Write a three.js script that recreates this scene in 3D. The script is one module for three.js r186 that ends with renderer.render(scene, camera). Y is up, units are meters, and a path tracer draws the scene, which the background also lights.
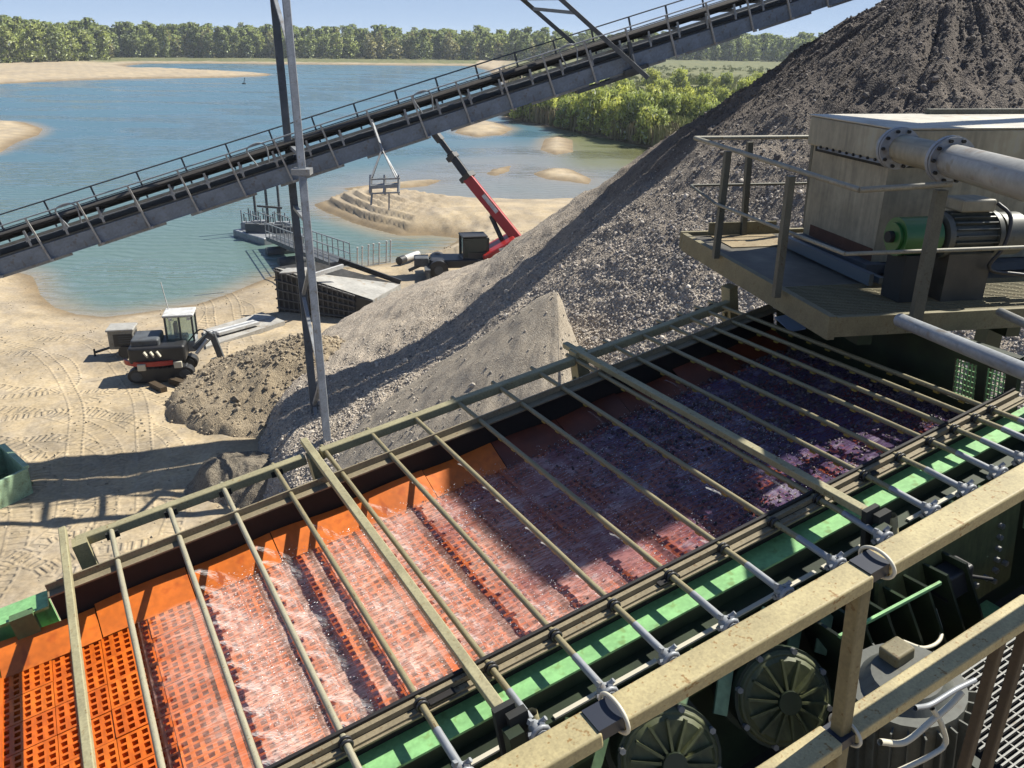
import * as THREE from 'three';
import { mergeGeometries } from 'three/addons/utils/BufferGeometryUtils.js';
import { RoundedBoxGeometry } from 'three/addons/geometries/RoundedBoxGeometry.js';

// ------------------------------------------------------------------ camera, sky, sun, exposure
const scene = new THREE.Scene();
const camera = new THREE.PerspectiveCamera(48.075, 1024 / 768, 0.1, 8000);
camera.position.set(0, 12, 0);
camera.rotation.set(-0.38097, 0, 0, 'YXZ');
camera.rotateZ(0.01232);
const SUN = { az: 57.5 * Math.PI / 180, el: 49.5 * Math.PI / 180 };
const sunDir = new THREE.Vector3(Math.cos(SUN.el) * Math.sin(SUN.az), Math.sin(SUN.el), -Math.cos(SUN.el) * Math.cos(SUN.az));
const sun = new THREE.DirectionalLight(new THREE.Color(1, 0.95, 0.84), 5.0);
sun.target.position.set(0, 0, -25); sun.position.copy(sunDir).multiplyScalar(200).add(sun.target.position);
sun.castShadow = true; sun.shadow.mapSize.set(4096, 4096);
Object.assign(sun.shadow.camera, { left: -70, right: 70, top: 70, bottom: -70, near: 1, far: 500 });
sun.name = 'sun'; scene.add(sun, sun.target);
{ // clear sky: pale near the horizon, deeper blue overhead, brighter round the sun
  const W = 512, Hh = 256, d = new Float32Array(W * Hh * 4), v = new THREE.Vector3();
  for (let y = 0; y < Hh; y++) for (let x = 0; x < W; x++) {
    const el = (y + 0.5) / Hh * Math.PI - Math.PI / 2, lon = (x + 0.5) / W * 2 * Math.PI - Math.PI;
    v.set(Math.cos(el) * Math.cos(lon), Math.sin(el), Math.cos(el) * Math.sin(lon));
    const up = Math.max(0, v.y), k = Math.pow(up, 0.38), g = Math.max(0, v.dot(sunDir));
    const glow = 0.16 * Math.pow(g, 5) + 0.5 * Math.pow(g, 60);
    const o = (y * W + x) * 4;
    d[o] = (0.60 * (1 - k) + 0.045 * k + glow) * 0.50;
    d[o + 1] = (0.78 * (1 - k) + 0.125 * k + glow) * 0.50;
    d[o + 2] = (1.02 * (1 - k) + 0.36 * k + glow * 0.9) * 0.50;
    d[o + 3] = 1;
  }
  const t = new THREE.DataTexture(d, W, Hh, THREE.RGBAFormat, THREE.FloatType);
  t.mapping = THREE.EquirectangularReflectionMapping; t.magFilter = t.minFilter = THREE.LinearFilter; t.wrapS = THREE.RepeatWrapping; t.needsUpdate = true;
  scene.background = t; scene.environment = t;
}
const renderer = new THREE.WebGLRenderer({ antialias: true });
renderer.toneMapping = THREE.LinearToneMapping;
renderer.toneMappingExposure = 1.95;
renderer.shadowMap.enabled = true;
renderer.setSize(1024, 768);

// ------------------------------------------------------------------ helpers
let _s = 12345;
const rnd = () => { _s = (_s + 0x6d2b79f5) | 0; let t = Math.imul(_s ^ (_s >>> 15), 1 | _s); t = (t + Math.imul(t ^ (t >>> 7), 61 | t)) ^ t; return ((t ^ (t >>> 14)) >>> 0) / 4294967296; };
const rr = (a, b) => a + (b - a) * rnd();
const V = (x, y, z) => new THREE.Vector3(x, y, z);
const vv = (p) => (p.isVector3 ? p : V(p[0], p[1], p[2]));
const clamp = (x, a, b) => Math.min(b, Math.max(a, x));
const smooth = (a, b, x) => { const t = clamp((x - a) / (b - a), 0, 1); return t * t * (3 - 2 * t); };
const PERM = new Uint8Array(65536); for (let i = 0; i < 65536; i++) PERM[i] = (rnd() * 256) | 0;
const hsh = (i, j, sd) => PERM[((i * 73 + j * 179 + sd * 997) ^ (i << 7) ^ (j * 31 << 3)) & 65535] / 255;
function vnoise(x, y, per, sd) {          // value noise, repeating every per cells (0: never)
  let i = Math.floor(x), j = Math.floor(y); const fx = x - i, fy = y - j, u = fx * fx * (3 - 2 * fx), w = fy * fy * (3 - 2 * fy);
  const m = per ? (a) => ((a % per) + per) % per : (a) => a;
  const i0 = m(i), i1 = m(i + 1), j0 = m(j), j1 = m(j + 1);
  return (hsh(i0, j0, sd) * (1 - u) + hsh(i1, j0, sd) * u) * (1 - w) + (hsh(i0, j1, sd) * (1 - u) + hsh(i1, j1, sd) * u) * w;
}
function fbm(x, y, oct, per = 0, sd = 1) { let a = 0.5, s = 0, n = 0, f = 1; for (let o = 0; o < oct; o++) { s += a * vnoise(x * f, y * f, per * f, sd + o); n += a; a *= 0.55; f *= 2; } return s / n; }
function tex(n, fn, srgb = true, m = n) {
  const d = new Uint8Array(n * m * 4);
  for (let y = 0; y < m; y++) for (let x = 0; x < n; x++) { const c = fn(x / n, y / m), o = (y * n + x) * 4; for (let k = 0; k < 3; k++) d[o + k] = clamp(Math.round((Array.isArray(c) ? c[k] : c) * 255), 0, 255); d[o + 3] = 255; }
  const t = new THREE.DataTexture(d, n, m); t.wrapS = t.wrapT = THREE.RepeatWrapping; t.magFilter = THREE.LinearFilter; t.minFilter = THREE.LinearMipmapLinearFilter; t.generateMipmaps = true;
  if (srgb) t.colorSpace = THREE.SRGBColorSpace; t.needsUpdate = true; return t;
}
const rep = (t, k) => { const c = t.clone(); c.repeat.set(k, k); c.needsUpdate = true; return c; };   // k repeats per metre
const mixc = (a, b, t) => a.map((x, i) => x + (b[i] - x) * t);

// geometry: uv in metres by the dominant normal
function finish(geos) {
  const list = (Array.isArray(geos) ? geos : [geos]).map((g) => { const q = g.index ? g.toNonIndexed() : g.clone(); for (const k of Object.keys(q.attributes)) if (!['position', 'normal', 'color'].includes(k)) q.deleteAttribute(k); return q; });
  const g = list.length > 1 ? mergeGeometries(list) : list[0], p = g.attributes.position, n = g.attributes.normal, uv = new Float32Array(p.count * 2);
  for (let i = 0; i < p.count; i++) {
    const ax = Math.abs(n.getX(i)), ay = Math.abs(n.getY(i)), az = Math.abs(n.getZ(i));
    if (ay >= ax && ay >= az) { uv[2 * i] = p.getX(i); uv[2 * i + 1] = p.getZ(i); } else if (ax >= az) { uv[2 * i] = p.getZ(i); uv[2 * i + 1] = p.getY(i); } else { uv[2 * i] = p.getX(i); uv[2 * i + 1] = p.getY(i); }
  }
  g.setAttribute('uv', new THREE.BufferAttribute(uv, 2)); return g;
}
const used = {};
const numbered = (name) => { const k = used[name] ?? 0; used[name] = k + 1; return k ? name + '_' + String(k).padStart(3, '0') : name; };
function shadows(o) { o.castShadow = o.receiveShadow = true; return o; }
let inScreen = false;
function depthToZ(g) { const p = g.attributes.position, n = g.attributes.normal; for (const a of [p, n]) if (a) for (let i = 0; i < a.count; i++) a.setZ(i, -a.getZ(i));
  if (!g.index) for (const k of Object.keys(g.attributes)) { const a = g.attributes[k], w = a.itemSize; for (let i = 0; i < a.count; i += 3) for (let c = 0; c < w; c++) { const u = (i + 1) * w + c, v = (i + 2) * w + c, q = a.array[u]; a.array[u] = a.array[v]; a.array[v] = q; } }
  return g; }
function part(name, geos, mat, parent) { const m = shadows(new THREE.Mesh(inScreen ? depthToZ(finish(geos)) : finish(geos), mat)); m.name = name; parent.add(m); return m; }
function tag(o, label, category, group) { o.userData.label = label; o.userData.category = category; if (group) o.userData.group = group; return o; }
function thing(name, label, category, group, pos) { const o = new THREE.Group(); o.name = numbered(name); if (pos) o.position.copy(vv(pos)); scene.add(o); return tag(o, label, category, group); }
function struct(name, mesh, kind = 'structure') { mesh.name = numbered(name); mesh.userData.kind = kind; scene.add(shadows(mesh)); return mesh; }
function copyOf(root, label) { const c = root.clone(); c.name = numbered(root.name.replace(/_\d{3}$/, '')); c.userData = { ...root.userData }; if (label) c.userData.label = label; scene.add(c); return c; }

const bx = (w, h, d, x = 0, y = 0, z = 0, rx = 0, ry = 0, rz = 0) => { const g = new THREE.BoxGeometry(w, h, d); if (rx || ry || rz) g.rotateX(rx).rotateY(ry).rotateZ(rz); return g.translate(x, y, z); };
const bb = (x0, x1, y0, y1, z0, z1) => bx(x1 - x0, y1 - y0, z1 - z0, (x0 + x1) / 2, (y0 + y1) / 2, (z0 + z1) / 2);
const rb = (w, h, d, r, x = 0, y = 0, z = 0) => new RoundedBoxGeometry(w, h, d, 2, r).translate(x, y, z);
function basisTo(g, p, q, up = V(0, 1, 0)) {           // geometry along +x centred at origin -> from p to q
  const X = q.clone().sub(p).normalize(), Z = X.clone().cross(up); if (Z.lengthSq() < 1e-6) Z.set(0, 0, 1); Z.normalize();
  const Y = Z.clone().cross(X); return g.applyMatrix4(new THREE.Matrix4().makeBasis(X, Y, Z).setPosition(p.clone().add(q).multiplyScalar(0.5)));
}
const bar = (p, q, w, h, up, round = 0) => { p = vv(p); q = vv(q); const L = p.distanceTo(q); return basisTo(round ? new RoundedBoxGeometry(L, h, w, 2, round) : new THREE.BoxGeometry(L, h, w), p, q, up); };   // w across, h along up
const cyl = (p, q, r, seg = 10, r2 = r) => { p = vv(p); q = vv(q); return basisTo(new THREE.CylinderGeometry(r2, r, p.distanceTo(q), seg).rotateZ(-Math.PI / 2), p, q); };
const ring = (c, axis, R, r, seg = 16) => { const g = new THREE.TorusGeometry(R, r, 6, seg); g.applyQuaternion(new THREE.Quaternion().setFromUnitVectors(V(0, 0, 1), vv(axis).normalize())); return g.translate(...vv(c).toArray()); };
const hose = (pts, r, n = 24) => new THREE.TubeGeometry(new THREE.CatmullRomCurve3(pts.map(vv)), n, r, 7);
function rock(r, seed, detail = 0) { const g = new THREE.IcosahedronGeometry(r, detail), p = g.attributes.position, s = _s; _s = seed * 7919; const m = new Map();
  for (let i = 0; i < p.count; i++) { const k = [p.getX(i), p.getY(i), p.getZ(i)].map((x) => x.toFixed(4)).join(); if (!m.has(k)) m.set(k, rr(0.65, 1.2)); const f = m.get(k); p.setXYZ(i, p.getX(i) * f, p.getY(i) * f * 0.75, p.getZ(i) * f); }
  _s = s; g.computeVertexNormals(); return g; }

// ------------------------------------------------------------------ materials
const nz = (x, y, k, o, sd) => fbm(x * k, y * k, o, k, sd);
const T = {
  wear: tex(512, (x, y) => { const a = nz(x, y, 5, 5, 3), b = nz(x, y, 40, 2, 9), c = nz(x, y, 14, 3, 21); const v = 0.9 + 0.26 * (a - 0.5) + 0.14 * (b - 0.5), k = 0.55 * smooth(0.66, 0.84, c); return [v * (1 - 0.16 * k), v * (1 - 0.26 * k), v * (1 - 0.36 * k)]; }),
  rust: tex(512, (x, y) => { const a = nz(x, y, 6, 5, 33), b = nz(x, y, 96, 2, 5), c = nz(x, y, 44, 3, 77), e = nz(x, y, 5, 3, 55); const w = 0.92 + 0.22 * (a - 0.5); let v = [w, w * 0.985, w * 0.96]; v = mixc(v, [0.66, 0.50, 0.32], smooth(0.68, 0.86, c + 0.45 * (e - 0.5)) * 0.7); return v.map((q) => q * (0.9 + 0.2 * b)); }),
  grime: tex(512, (x, y) => { const a = nz(x, y, 4, 6, 13), b = nz(x, y, 32, 3, 6); const v = 0.55 + 0.75 * (a - 0.3) * (0.7 + 0.6 * b); return [v, v * 0.97, v * 0.92]; }),
  grimeLight: tex(512, (x, y) => { const a = nz(x, y, 5, 6, 113), b = fbm(x * 40, y * 5, 3, 40, 16), c = nz(x, y, 48, 2, 19); const v = 0.88 + 0.34 * (a - 0.5) + 0.30 * (b - 0.5) + 0.1 * (c - 0.5); return [v, v * 0.98, v * 0.94]; }),
  sand: tex(1024, (x, y) => { const a = nz(x, y, 6, 6, 41), b = nz(x, y, 90, 3, 8), c = nz(x, y, 30, 3, 17); const v = 0.90 + 0.26 * (a - 0.5) + 0.22 * (b - 0.5); return [v, v * (0.985 - 0.03 * (c - 0.5)), v * (0.96 - 0.1 * (c - 0.5))]; }),
  grit: tex(1024, (x, y) => { const b = nz(x, y, 128, 2, 8), c = nz(x, y, 48, 3, 17), a = nz(x, y, 7, 4, 3); const v = 0.90 + 0.50 * (b - 0.5) + 0.30 * (c - 0.5) + 0.18 * (a - 0.5); return [v, v * 0.98, v * 0.96]; }),
  gritBump: tex(1024, (x, y) => 0.5 * nz(x, y, 128, 2, 8) + 0.35 * nz(x, y, 48, 3, 17) + 0.15 * nz(x, y, 12, 3, 2), false),
  wave: tex(512, (x, y) => 0.5 * fbm(x * 6, y * 24, 4, 0, 5) * 0 + 0.6 * vnoise(x * 8, y * 22, 0, 4) + 0.4 * nz(x, y, 24, 3, 12), false),
  patch: tex(256, (x, y) => 0.30 + 0.75 * smooth(0.35, 0.65, nz(x, y * 2, 5, 4, 44)), false),
  hose: tex(64, (x, y) => 0.8 + 0.1 * Math.sin(y * 40), true),
};
T.wave = tex(512, (x, y) => { const w = 0.5 + 0.5 * Math.sin(2 * Math.PI * (y * 9 + 0.9 * nz(x, y, 4, 3, 5) + 0.5 * nz(x, y, 9, 2, 6))); return 0.45 * w + 0.55 * nz(x, y, 16, 4, 12); }, false);
const TONE = 0.74;                          // base colours below are written a little light; real ones are this much darker
const std = (r, g, b, o = {}) => { const m = new THREE.MeshStandardMaterial({ roughness: 0.7, ...o }); m.color.setRGB(r * TONE, g * TONE, b * TONE); return m; };
const worn = (r, g, b, o = {}) => std(r, g, b, { map: rep(T.wear, 1.3), ...o });
const M = {
  beige: std(0.53, 0.455, 0.245, { map: rep(T.rust, 2.6), roughness: 0.62 }),
  rackBeige: std(0.42, 0.39, 0.235, { map: rep(T.rust, 1.1), roughness: 0.65 }),
  pipe: std(0.42, 0.40, 0.29, { map: rep(T.rust, 1.7), roughness: 0.55 }),
  pipeDull: std(0.30, 0.265, 0.15, { map: rep(T.rust, 1.7), roughness: 0.55 }),
  flange: std(0.30, 0.255, 0.165, { map: rep(T.rust, 1.3), roughness: 0.7 }),
  blackRubber: std(0.022, 0.017, 0.016, { map: rep(T.grime, 1), roughness: 0.75 }),
  orange: [std(0.86, 0.185, 0.012), std(0.80, 0.165, 0.012), std(0.90, 0.21, 0.016)],
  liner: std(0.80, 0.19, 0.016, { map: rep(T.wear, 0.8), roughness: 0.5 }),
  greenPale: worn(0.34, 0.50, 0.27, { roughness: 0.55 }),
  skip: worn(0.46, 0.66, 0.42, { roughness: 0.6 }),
  linerShadeDirt: std(0.30, 0.065, 0.02, { map: rep(T.grime, 0.8), roughness: 0.45 }),  // shade of the upper deck put into the liner colour, with dirt
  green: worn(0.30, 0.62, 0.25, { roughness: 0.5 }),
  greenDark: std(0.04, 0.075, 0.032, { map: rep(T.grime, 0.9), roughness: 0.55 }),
  coverPale: std(0.42, 0.45, 0.26, { map: rep(T.grimeLight, 1.2), roughness: 0.6 }),
  railPost: std(0.22, 0.19, 0.10, { map: rep(T.rust, 1.4), roughness: 0.65 }),
  greenMid: std(0.12, 0.20, 0.085, { map: rep(T.wear, 1.1), roughness: 0.55 }),
  olive: std(0.115, 0.135, 0.055, { map: rep(T.grimeLight, 1.2), roughness: 0.6 }),
  galv: std(0.38, 0.40, 0.42, { map: rep(T.wear, 1), roughness: 0.5, metalness: 0.2 }),
  galvBlue: std(0.24, 0.29, 0.36, { map: rep(T.wear, 0.6), roughness: 0.55, metalness: 0.15 }),
  galvDark: std(0.10, 0.11, 0.12, { map: rep(T.wear, 0.7), roughness: 0.6 }),
  steelGrey: std(0.30, 0.30, 0.28, { map: rep(T.wear, 1), roughness: 0.5, metalness: 0.3 }),
  postPale: std(0.50, 0.485, 0.45, { map: rep(T.wear, 1), roughness: 0.55 }),
  belt: std(0.012, 0.011, 0.011, { roughness: 0.85 }),
  beltLoad: std(0.05, 0.046, 0.042, { map: rep(T.grit, 1), roughness: 1 }),
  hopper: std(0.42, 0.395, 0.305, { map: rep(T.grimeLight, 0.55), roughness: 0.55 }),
  hopperTopLit: std(0.64, 0.60, 0.50, { map: rep(T.wear, 0.5), roughness: 0.5 }),
  platBeam: std(0.24, 0.215, 0.125, { map: rep(T.rust, 1.2), roughness: 0.7 }),
  plate: std(0.17, 0.16, 0.13, { map: rep(T.grime, 0.8), roughness: 0.6 }),
  rail: std(0.36, 0.35, 0.28, { map: rep(T.rust, 1.4), roughness: 0.6 }),
  railDark: std(0.13, 0.13, 0.10, { map: rep(T.rust, 1.4), roughness: 0.6 }),
  brown: std(0.075, 0.05, 0.025, { map: rep(T.rust, 1.4), roughness: 0.7 }),
  motorGreen: std(0.03, 0.14, 0.035, { roughness: 0.35 }),
  motorGrey: std(0.105, 0.11, 0.09, { map: rep(T.wear, 2), roughness: 0.5 }),
  dark: std(0.018, 0.019, 0.017, { roughness: 0.8 }),
  rubberNavy: std(0.02, 0.025, 0.04, { roughness: 0.5 }),
  cream: std(0.62, 0.58, 0.46, { roughness: 0.5 }),
  white: std(0.72, 0.72, 0.70, { map: rep(T.wear, 1), roughness: 0.5 }),
  red: std(0.42, 0.022, 0.016, { roughness: 0.4 }),
  black: std(0.02, 0.02, 0.022, { roughness: 0.5 }),
  glass: std(0.02, 0.035, 0.035, { roughness: 0.06 }),
  concrete: std(0.44, 0.43, 0.40, { map: rep(T.wear, 0.25), roughness: 0.9 }),
  formDark: std(0.055, 0.05, 0.045, { map: rep(T.wear, 0.5), roughness: 0.8 }),
  formRib: std(0.10, 0.095, 0.09, { roughness: 0.7 }),
  yellow: std(0.42, 0.32, 0.06, { roughness: 0.5 }),
};
for (const m of M.orange) { m.map = rep(T.grimeLight, 0.8); m.roughness = 0.42; }
// the frame of the screen: x along the deck (up the 10 degree slope), y off the deck, z towards the viewer;
// shapes are written with depth t = -z (growing towards the heaps) and part() turns t into z while inScreen is set
const SU = V(0.862471, 0.173648, -0.475383), SN = V(-0.152077, 0.984808, 0.083823), SC = V(-0.482717, 0, -0.875776);
const SO = V(-0.1986, 8.922, -3.4668);
const SQ = new THREE.Quaternion().setFromRotationMatrix(new THREE.Matrix4().makeBasis(SU, SN, SC.clone().negate()));
function screenThing(name, label, category, group) { const o = thing(name, label, category, group, SO); o.quaternion.copy(SQ); return o; }

// ------------------------------------------------------------------ ground and lake
const LAKE = [-35.1, -51.8, -29.4, -48.1, -26.8, -46.4, -24.4, -42.7, -22.5, -40.5, -21.0, -39.4, -19.4, -39.1, -17.7, -40.2, -15.7, -41.5, -14.4, -43.9, -13.3, -46.9, -11.2, -48.8, -9.0, -49.1, -6.8, -50.7, -5.8, -52.0, -4.7, -54.0, -3.9, -56.0, -3.5, -57.6, -5.0, -58.1, -7.8, -58.3, -9.0, -59.6, -11.9, -62.5, -14.3, -66.3, -15.7, -69.2, -15.0, -72.5, -13.2, -74.2, -9.7, -73.9, -7.1, -73.1, -4.4, -70.9, 0.5, -71.2, 5.0, -71.6, 8.3, -75.2, 11.8, -82.1, 17.8, -100.0, 17.3, -109.4, 16.0, -113.6, 13.0, -121.6, 8.1, -132.0, 3.9, -139.3, -0.0, -145.7, -2.1, -155.1, -3.1, -184.1, -1.9, -230.9, -5.2, -299.4, -12.0, -395.5, -22.6, -450.7, -56.2, -444.8, -103.8, -441.0, -150.7, -437.4, -174.7, -426.1, -166.6, -389.4, -147.7, -359.4, -121.4, -351.5, -86.7, -325.0, -83.6, -308.1, -99.5, -287.3, -119.2, -274.3, -129.3, -258.2, -135.6, -238.9, -165.5, -195.5, -128.4, -150.6, -92.3, -143.8, -78.7, -136.6, -74.3, -135.5, -66.5, -125.5, -63.1, -117.8, -61.2, -109.6, -58.2, -99.8, -58.9, -83.9, -59.0, -62.2];
const ISLES = [[-8.8, -127.0, -8.4, -141.1, -5.8, -148.7, -2.4, -143.6, 0.1, -134.0, -1.4, -125.1, -5.5, -122.0], [2.8, -108.0, 3.7, -120.5, 6.0, -124.7, 7.7, -119.7, 7.0, -106.4, 4.7, -103.3], [1.8, -87.8, 3.5, -92.2, 5.8, -91.7, 7.3, -84.9, 6.9, -81.8, 4.8, -83.4, 2.9, -84.5], [-2.9, -87.4, -2.3, -91.0, -0.3, -94.2, -0.5, -89.7, -1.7, -86.1], [-15.4, -77.2, -12.8, -79.9, -8.9, -82.6, -6.6, -83.4, -8.1, -79.4, -11.9, -76.9, -14.2, -76.2]];
function sdPoly(P, x, z) {                 // signed distance, positive inside
  let d = 1e9, ins = false; const n = P.length / 2;
  for (let i = 0, j = n - 1; i < n; j = i++) {
    const xi = P[2 * i], zi = P[2 * i + 1], xj = P[2 * j], zj = P[2 * j + 1], ex = xj - xi, ez = zj - zi;
    const t = clamp(((x - xi) * ex + (z - zi) * ez) / (ex * ex + ez * ez), 0, 1), dx = x - xi - ex * t, dz = z - zi - ez * t;
    d = Math.min(d, dx * dx + dz * dz);
    if ((zi > z) !== (zj > z) && x < (xj - xi) * (z - zi) / (zj - zi) + xi) ins = !ins;
  }
  return (ins ? 1 : -1) * Math.sqrt(d);
}
function landDist(x, z) {                  // > 0 on land: metres from the water's edge
  const k = Math.hypot(x, z), wob = (fbm(x * 0.35 * 40 / (k + 20), z * 0.35 * 40 / (k + 20), 3, 0, 31) - 0.5) * 0.02 * k;
  let d = -sdPoly(LAKE, x, z) + wob; for (const P of ISLES) d = Math.max(d, sdPoly(P, x, z) + wob * 0.7); return d;
}
function heightFrom(d, x, z) {
  const k = Math.hypot(x, z);
  if (d < 0) return -0.5 + Math.max(-3, d * 0.12);
  let h = -0.5 + 0.5 * (1 - Math.exp(-d / 2.2));
  h += (fbm(x * 0.22, z * 0.22, 4, 0, 51) - 0.5) * 0.5 * smooth(0, 5, d);
  h += (fbm(x * 1.1, z * 1.1, 3, 0, 52) - 0.5) * 0.14 * smooth(0, 2, d) * smooth(90, 40, k);
  if (x > -25 && x < 6 && z < -50 && z > -75) { h += 0.5 * smooth(0, 3, d); const t = (d + 0.3 * fbm(x * 0.25, z * 0.25, 2, 0, 3)) / 0.95, f = t - Math.floor(t); h += (f < 0.25 ? f / 0.25 : (1 - f) / 0.75) * 0.32 * smooth(3, -10, x) * smooth(-0.2, 1, d) * smooth(9, 5, d); }
  if (k > 75 && k < 112) h = -0.5 + (h + 0.5) * 0.55 + 0.12 * smooth(0, 1, d) + 0.10 * (fbm(x * 1.3, z * 1.3, 3, 0, 57) - 0.5);
  if (k > 200) h += 0.9 * smooth(0, 25, d);
  return h;
}
const groundTone = (d, x, z) => {          // linear colours: wet sand at the edge, dry sand, then grassland far off
  const k = Math.hypot(x, z), n = fbm(x * 0.12, z * 0.12, 4, 0, 61), m = fbm(x * 0.7, z * 0.7, 3, 0, 62);
  let c = mixc([0.53, 0.435, 0.295], [0.45, 0.37, 0.26], smooth(0.4, 0.65, n)); c = mixc(c, [0.40, 0.345, 0.27], smooth(0.5, 0.7, m) * 0.6);
  c = mixc([0.25, 0.185, 0.105], c, smooth(-0.1, 0.9 + 0.012 * k, d));
  const veg = smooth(4, 12, d + 8 * (n - 0.5)) * (x > -20 ? smooth(85, 130, k) * smooth(-10, 4, x) : smooth(430, 470, k) * smooth(4, 12, d));
  return mixc(c, mixc([0.115, 0.14, 0.04], [0.20, 0.20, 0.07], smooth(0.35, 0.65, m)), veg);
};
function fan(nAz, nR, r0, r1, fov) {       // azimuth x log-distance sheet, fine in front, coarse elsewhere
  const az = [], R = []; for (let i = 0; i <= nAz; i++) az.push(-fov + 2 * fov * i / nAz); const rest = 40; for (let i = 1; i < rest; i++) az.push(fov + (2 * Math.PI - 2 * fov) * i / rest);
  for (let j = 0; j <= nR; j++) R.push(r0 * Math.pow(r1 / r0, j / nR));
  return { az, R };
}
function sheet(F, fn) {
  const { az, R } = F, n = az.length, pos = [], col = [], uv = [], idx = [];
  for (const r of R) for (const a of az) { const x = r * Math.sin(a), z = -r * Math.cos(a), q = fn(x, z); pos.push(x, q[0], z); col.push(q[1], q[2], q[3]); uv.push(x, z); }
  for (let j = 0; j < R.length - 1; j++) for (let i = 0; i < n; i++) { const a = j * n + i, b = j * n + (i + 1) % n; idx.push(a, b, a + n, b, b + n, a + n); }
  const g = new THREE.BufferGeometry(); g.setAttribute('position', new THREE.Float32BufferAttribute(pos, 3)); g.setAttribute('color', new THREE.Float32BufferAttribute(col, 3)); g.setAttribute('uv', new THREE.Float32BufferAttribute(uv, 2));
  g.setIndex(idx); g.computeVertexNormals(); return g;
}
// wheel and crawler marks pressed into the near sand, as relief (50 x 50 m)
const BX0 = -34, BZ0 = -58, BS = 52;
function treadRelief() {
  const n = 2048, c = document.createElement('canvas'); c.width = c.height = n; const g = c.getContext('2d'), px = (x, z) => [(x - BX0) / BS * n, (z - BZ0) / BS * n];
  g.fillStyle = 'rgb(128,128,128)'; g.fillRect(0, 0, n, n);
  const track = (pts, gauge, wid, lug) => {
    const cv = new THREE.CatmullRomCurve3(pts.map((p) => V(p[0], 0, p[1]))), L = cv.getLength(), N = Math.floor(L / lug);
    for (const s of [-1, 1]) for (let i = 0; i < N; i++) {
      const p = cv.getPointAt(i / N), t = cv.getTangentAt(i / N), ox = -t.z * s * gauge / 2, oz = t.x * s * gauge / 2, [X, Y] = px(p.x + ox, p.z + oz);
      g.save(); g.translate(X, Y); g.rotate(Math.atan2(t.z, t.x)); const w = wid / BS * n, l = lug / BS * n;
      g.fillStyle = 'rgba(60,60,60,0.55)'; g.fillRect(-l * 0.5, -w / 2, l, w); g.fillStyle = 'rgba(185,185,185,0.8)'; g.fillRect(-l * 0.18, -w / 2, l * 0.4, w);
      g.fillStyle = 'rgba(200,200,200,0.5)'; g.fillRect(-l * 0.5, -w / 2 - 2, l, 3); g.fillRect(-l * 0.5, w / 2 - 1, l, 3); g.restore();
    }
  };
  const P = (...a) => a;
  for (const [pts, ga, w, lug] of [
    [[[-19.32, 0, -28.26], [-16.54, 0, -27.71], [-14.12, 0, -27.79], [-11.86, 0, -26.48]], 1.9, 0.42, 0.26], [[[-17.6, -0, -25.35], [-14.91, 0, -25.82], [-12.15, 0, -24.76], [-10.47, -0, -22.12], [-9.72, 0, -18.91]], 1.9, 0.45, 0.28],
    [[[-12.99, 0, -17.93], [-12.75, 0, -19.82], [-12.62, 0, -22.06], [-13.87, 0, -24.34], [-16.21, 0, -25.79], [-18.39, -0, -26.12]], 2.0, 0.5, 0.3], [[[-15.9, 0, -21.98], [-14.52, 0, -22.63], [-12.76, 0, -21.46], [-11.17, 0, -17.97], [-10.77, 0, -15.62]], 2.1, 0.5, 0.3],
    [[[-11.61, 0, -16.33], [-11.15, 0, -18.19], [-9.87, 0, -18.67], [-8.8, 0, -19.92]], 1.8, 0.4, 0.24], [[[-12.62, 0, -17.3], [-10.9, 0, -16.73], [-10.12, 0, -17.56], [-8.85, 0, -18.02]], 1.8, 0.4, 0.24],
    [[[-20.41, 0, -33.63], [-17.68, -0, -33.11], [-15.4, 0, -29.85], [-15.94, 0, -27.91], [-18.55, 0, -26.95]], 2.0, 0.45, 0.28], [[[-15.89, 0, -42.26], [-13.33, 0, -38.9], [-12.83, 0, -33.29], [-11.01, 0, -29.01]], 1.8, 0.4, 0.3], [[[-15.45, 0, -43.24], [-14.23, 0, -40.53], [-13.08, 0, -37.35], [-11.6, 0, -33.96]], 1.2, 0.35, 0.3],
    [[[-22.3, 0, -35.54], [-18.78, 0, -33.69], [-14.57, 0, -28.42], [-12.47, 0, -24.03], [-10.78, 0, -19.87]], 2.0, 0.42, 0.26]].map((q) => [q[0].map((v) => [v[0], v[2]]), q[1], q[2], q[3]])) track(pts, ga, w, lug);
  const d = g.getImageData(0, 0, n, n).data, o = new Uint8Array(n * n * 4);
  for (let y = 0; y < n; y++) for (let x = 0; x < n; x++) { const i = (y * n + x) * 4, e = Math.min(x, y, n - x, n - y), f = smooth(0, 60, e), q = fbm(x / 11, y / 11, 3, 0, 7) * 60 + fbm(x / 60, y / 60, 3, 0, 8) * 70; const v = 128 + (d[i] - 128 + q - 65) * f; o[i] = o[i + 1] = o[i + 2] = clamp(v, 0, 255); o[i + 3] = 255; }
  const t = new THREE.DataTexture(o, n, n); t.magFilter = THREE.LinearFilter; t.minFilter = THREE.LinearMipmapLinearFilter; t.generateMipmaps = true;
  t.repeat.set(1 / BS, 1 / BS); t.offset.set(-BX0 / BS, -BZ0 / BS); t.needsUpdate = true; return t;
}
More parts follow.
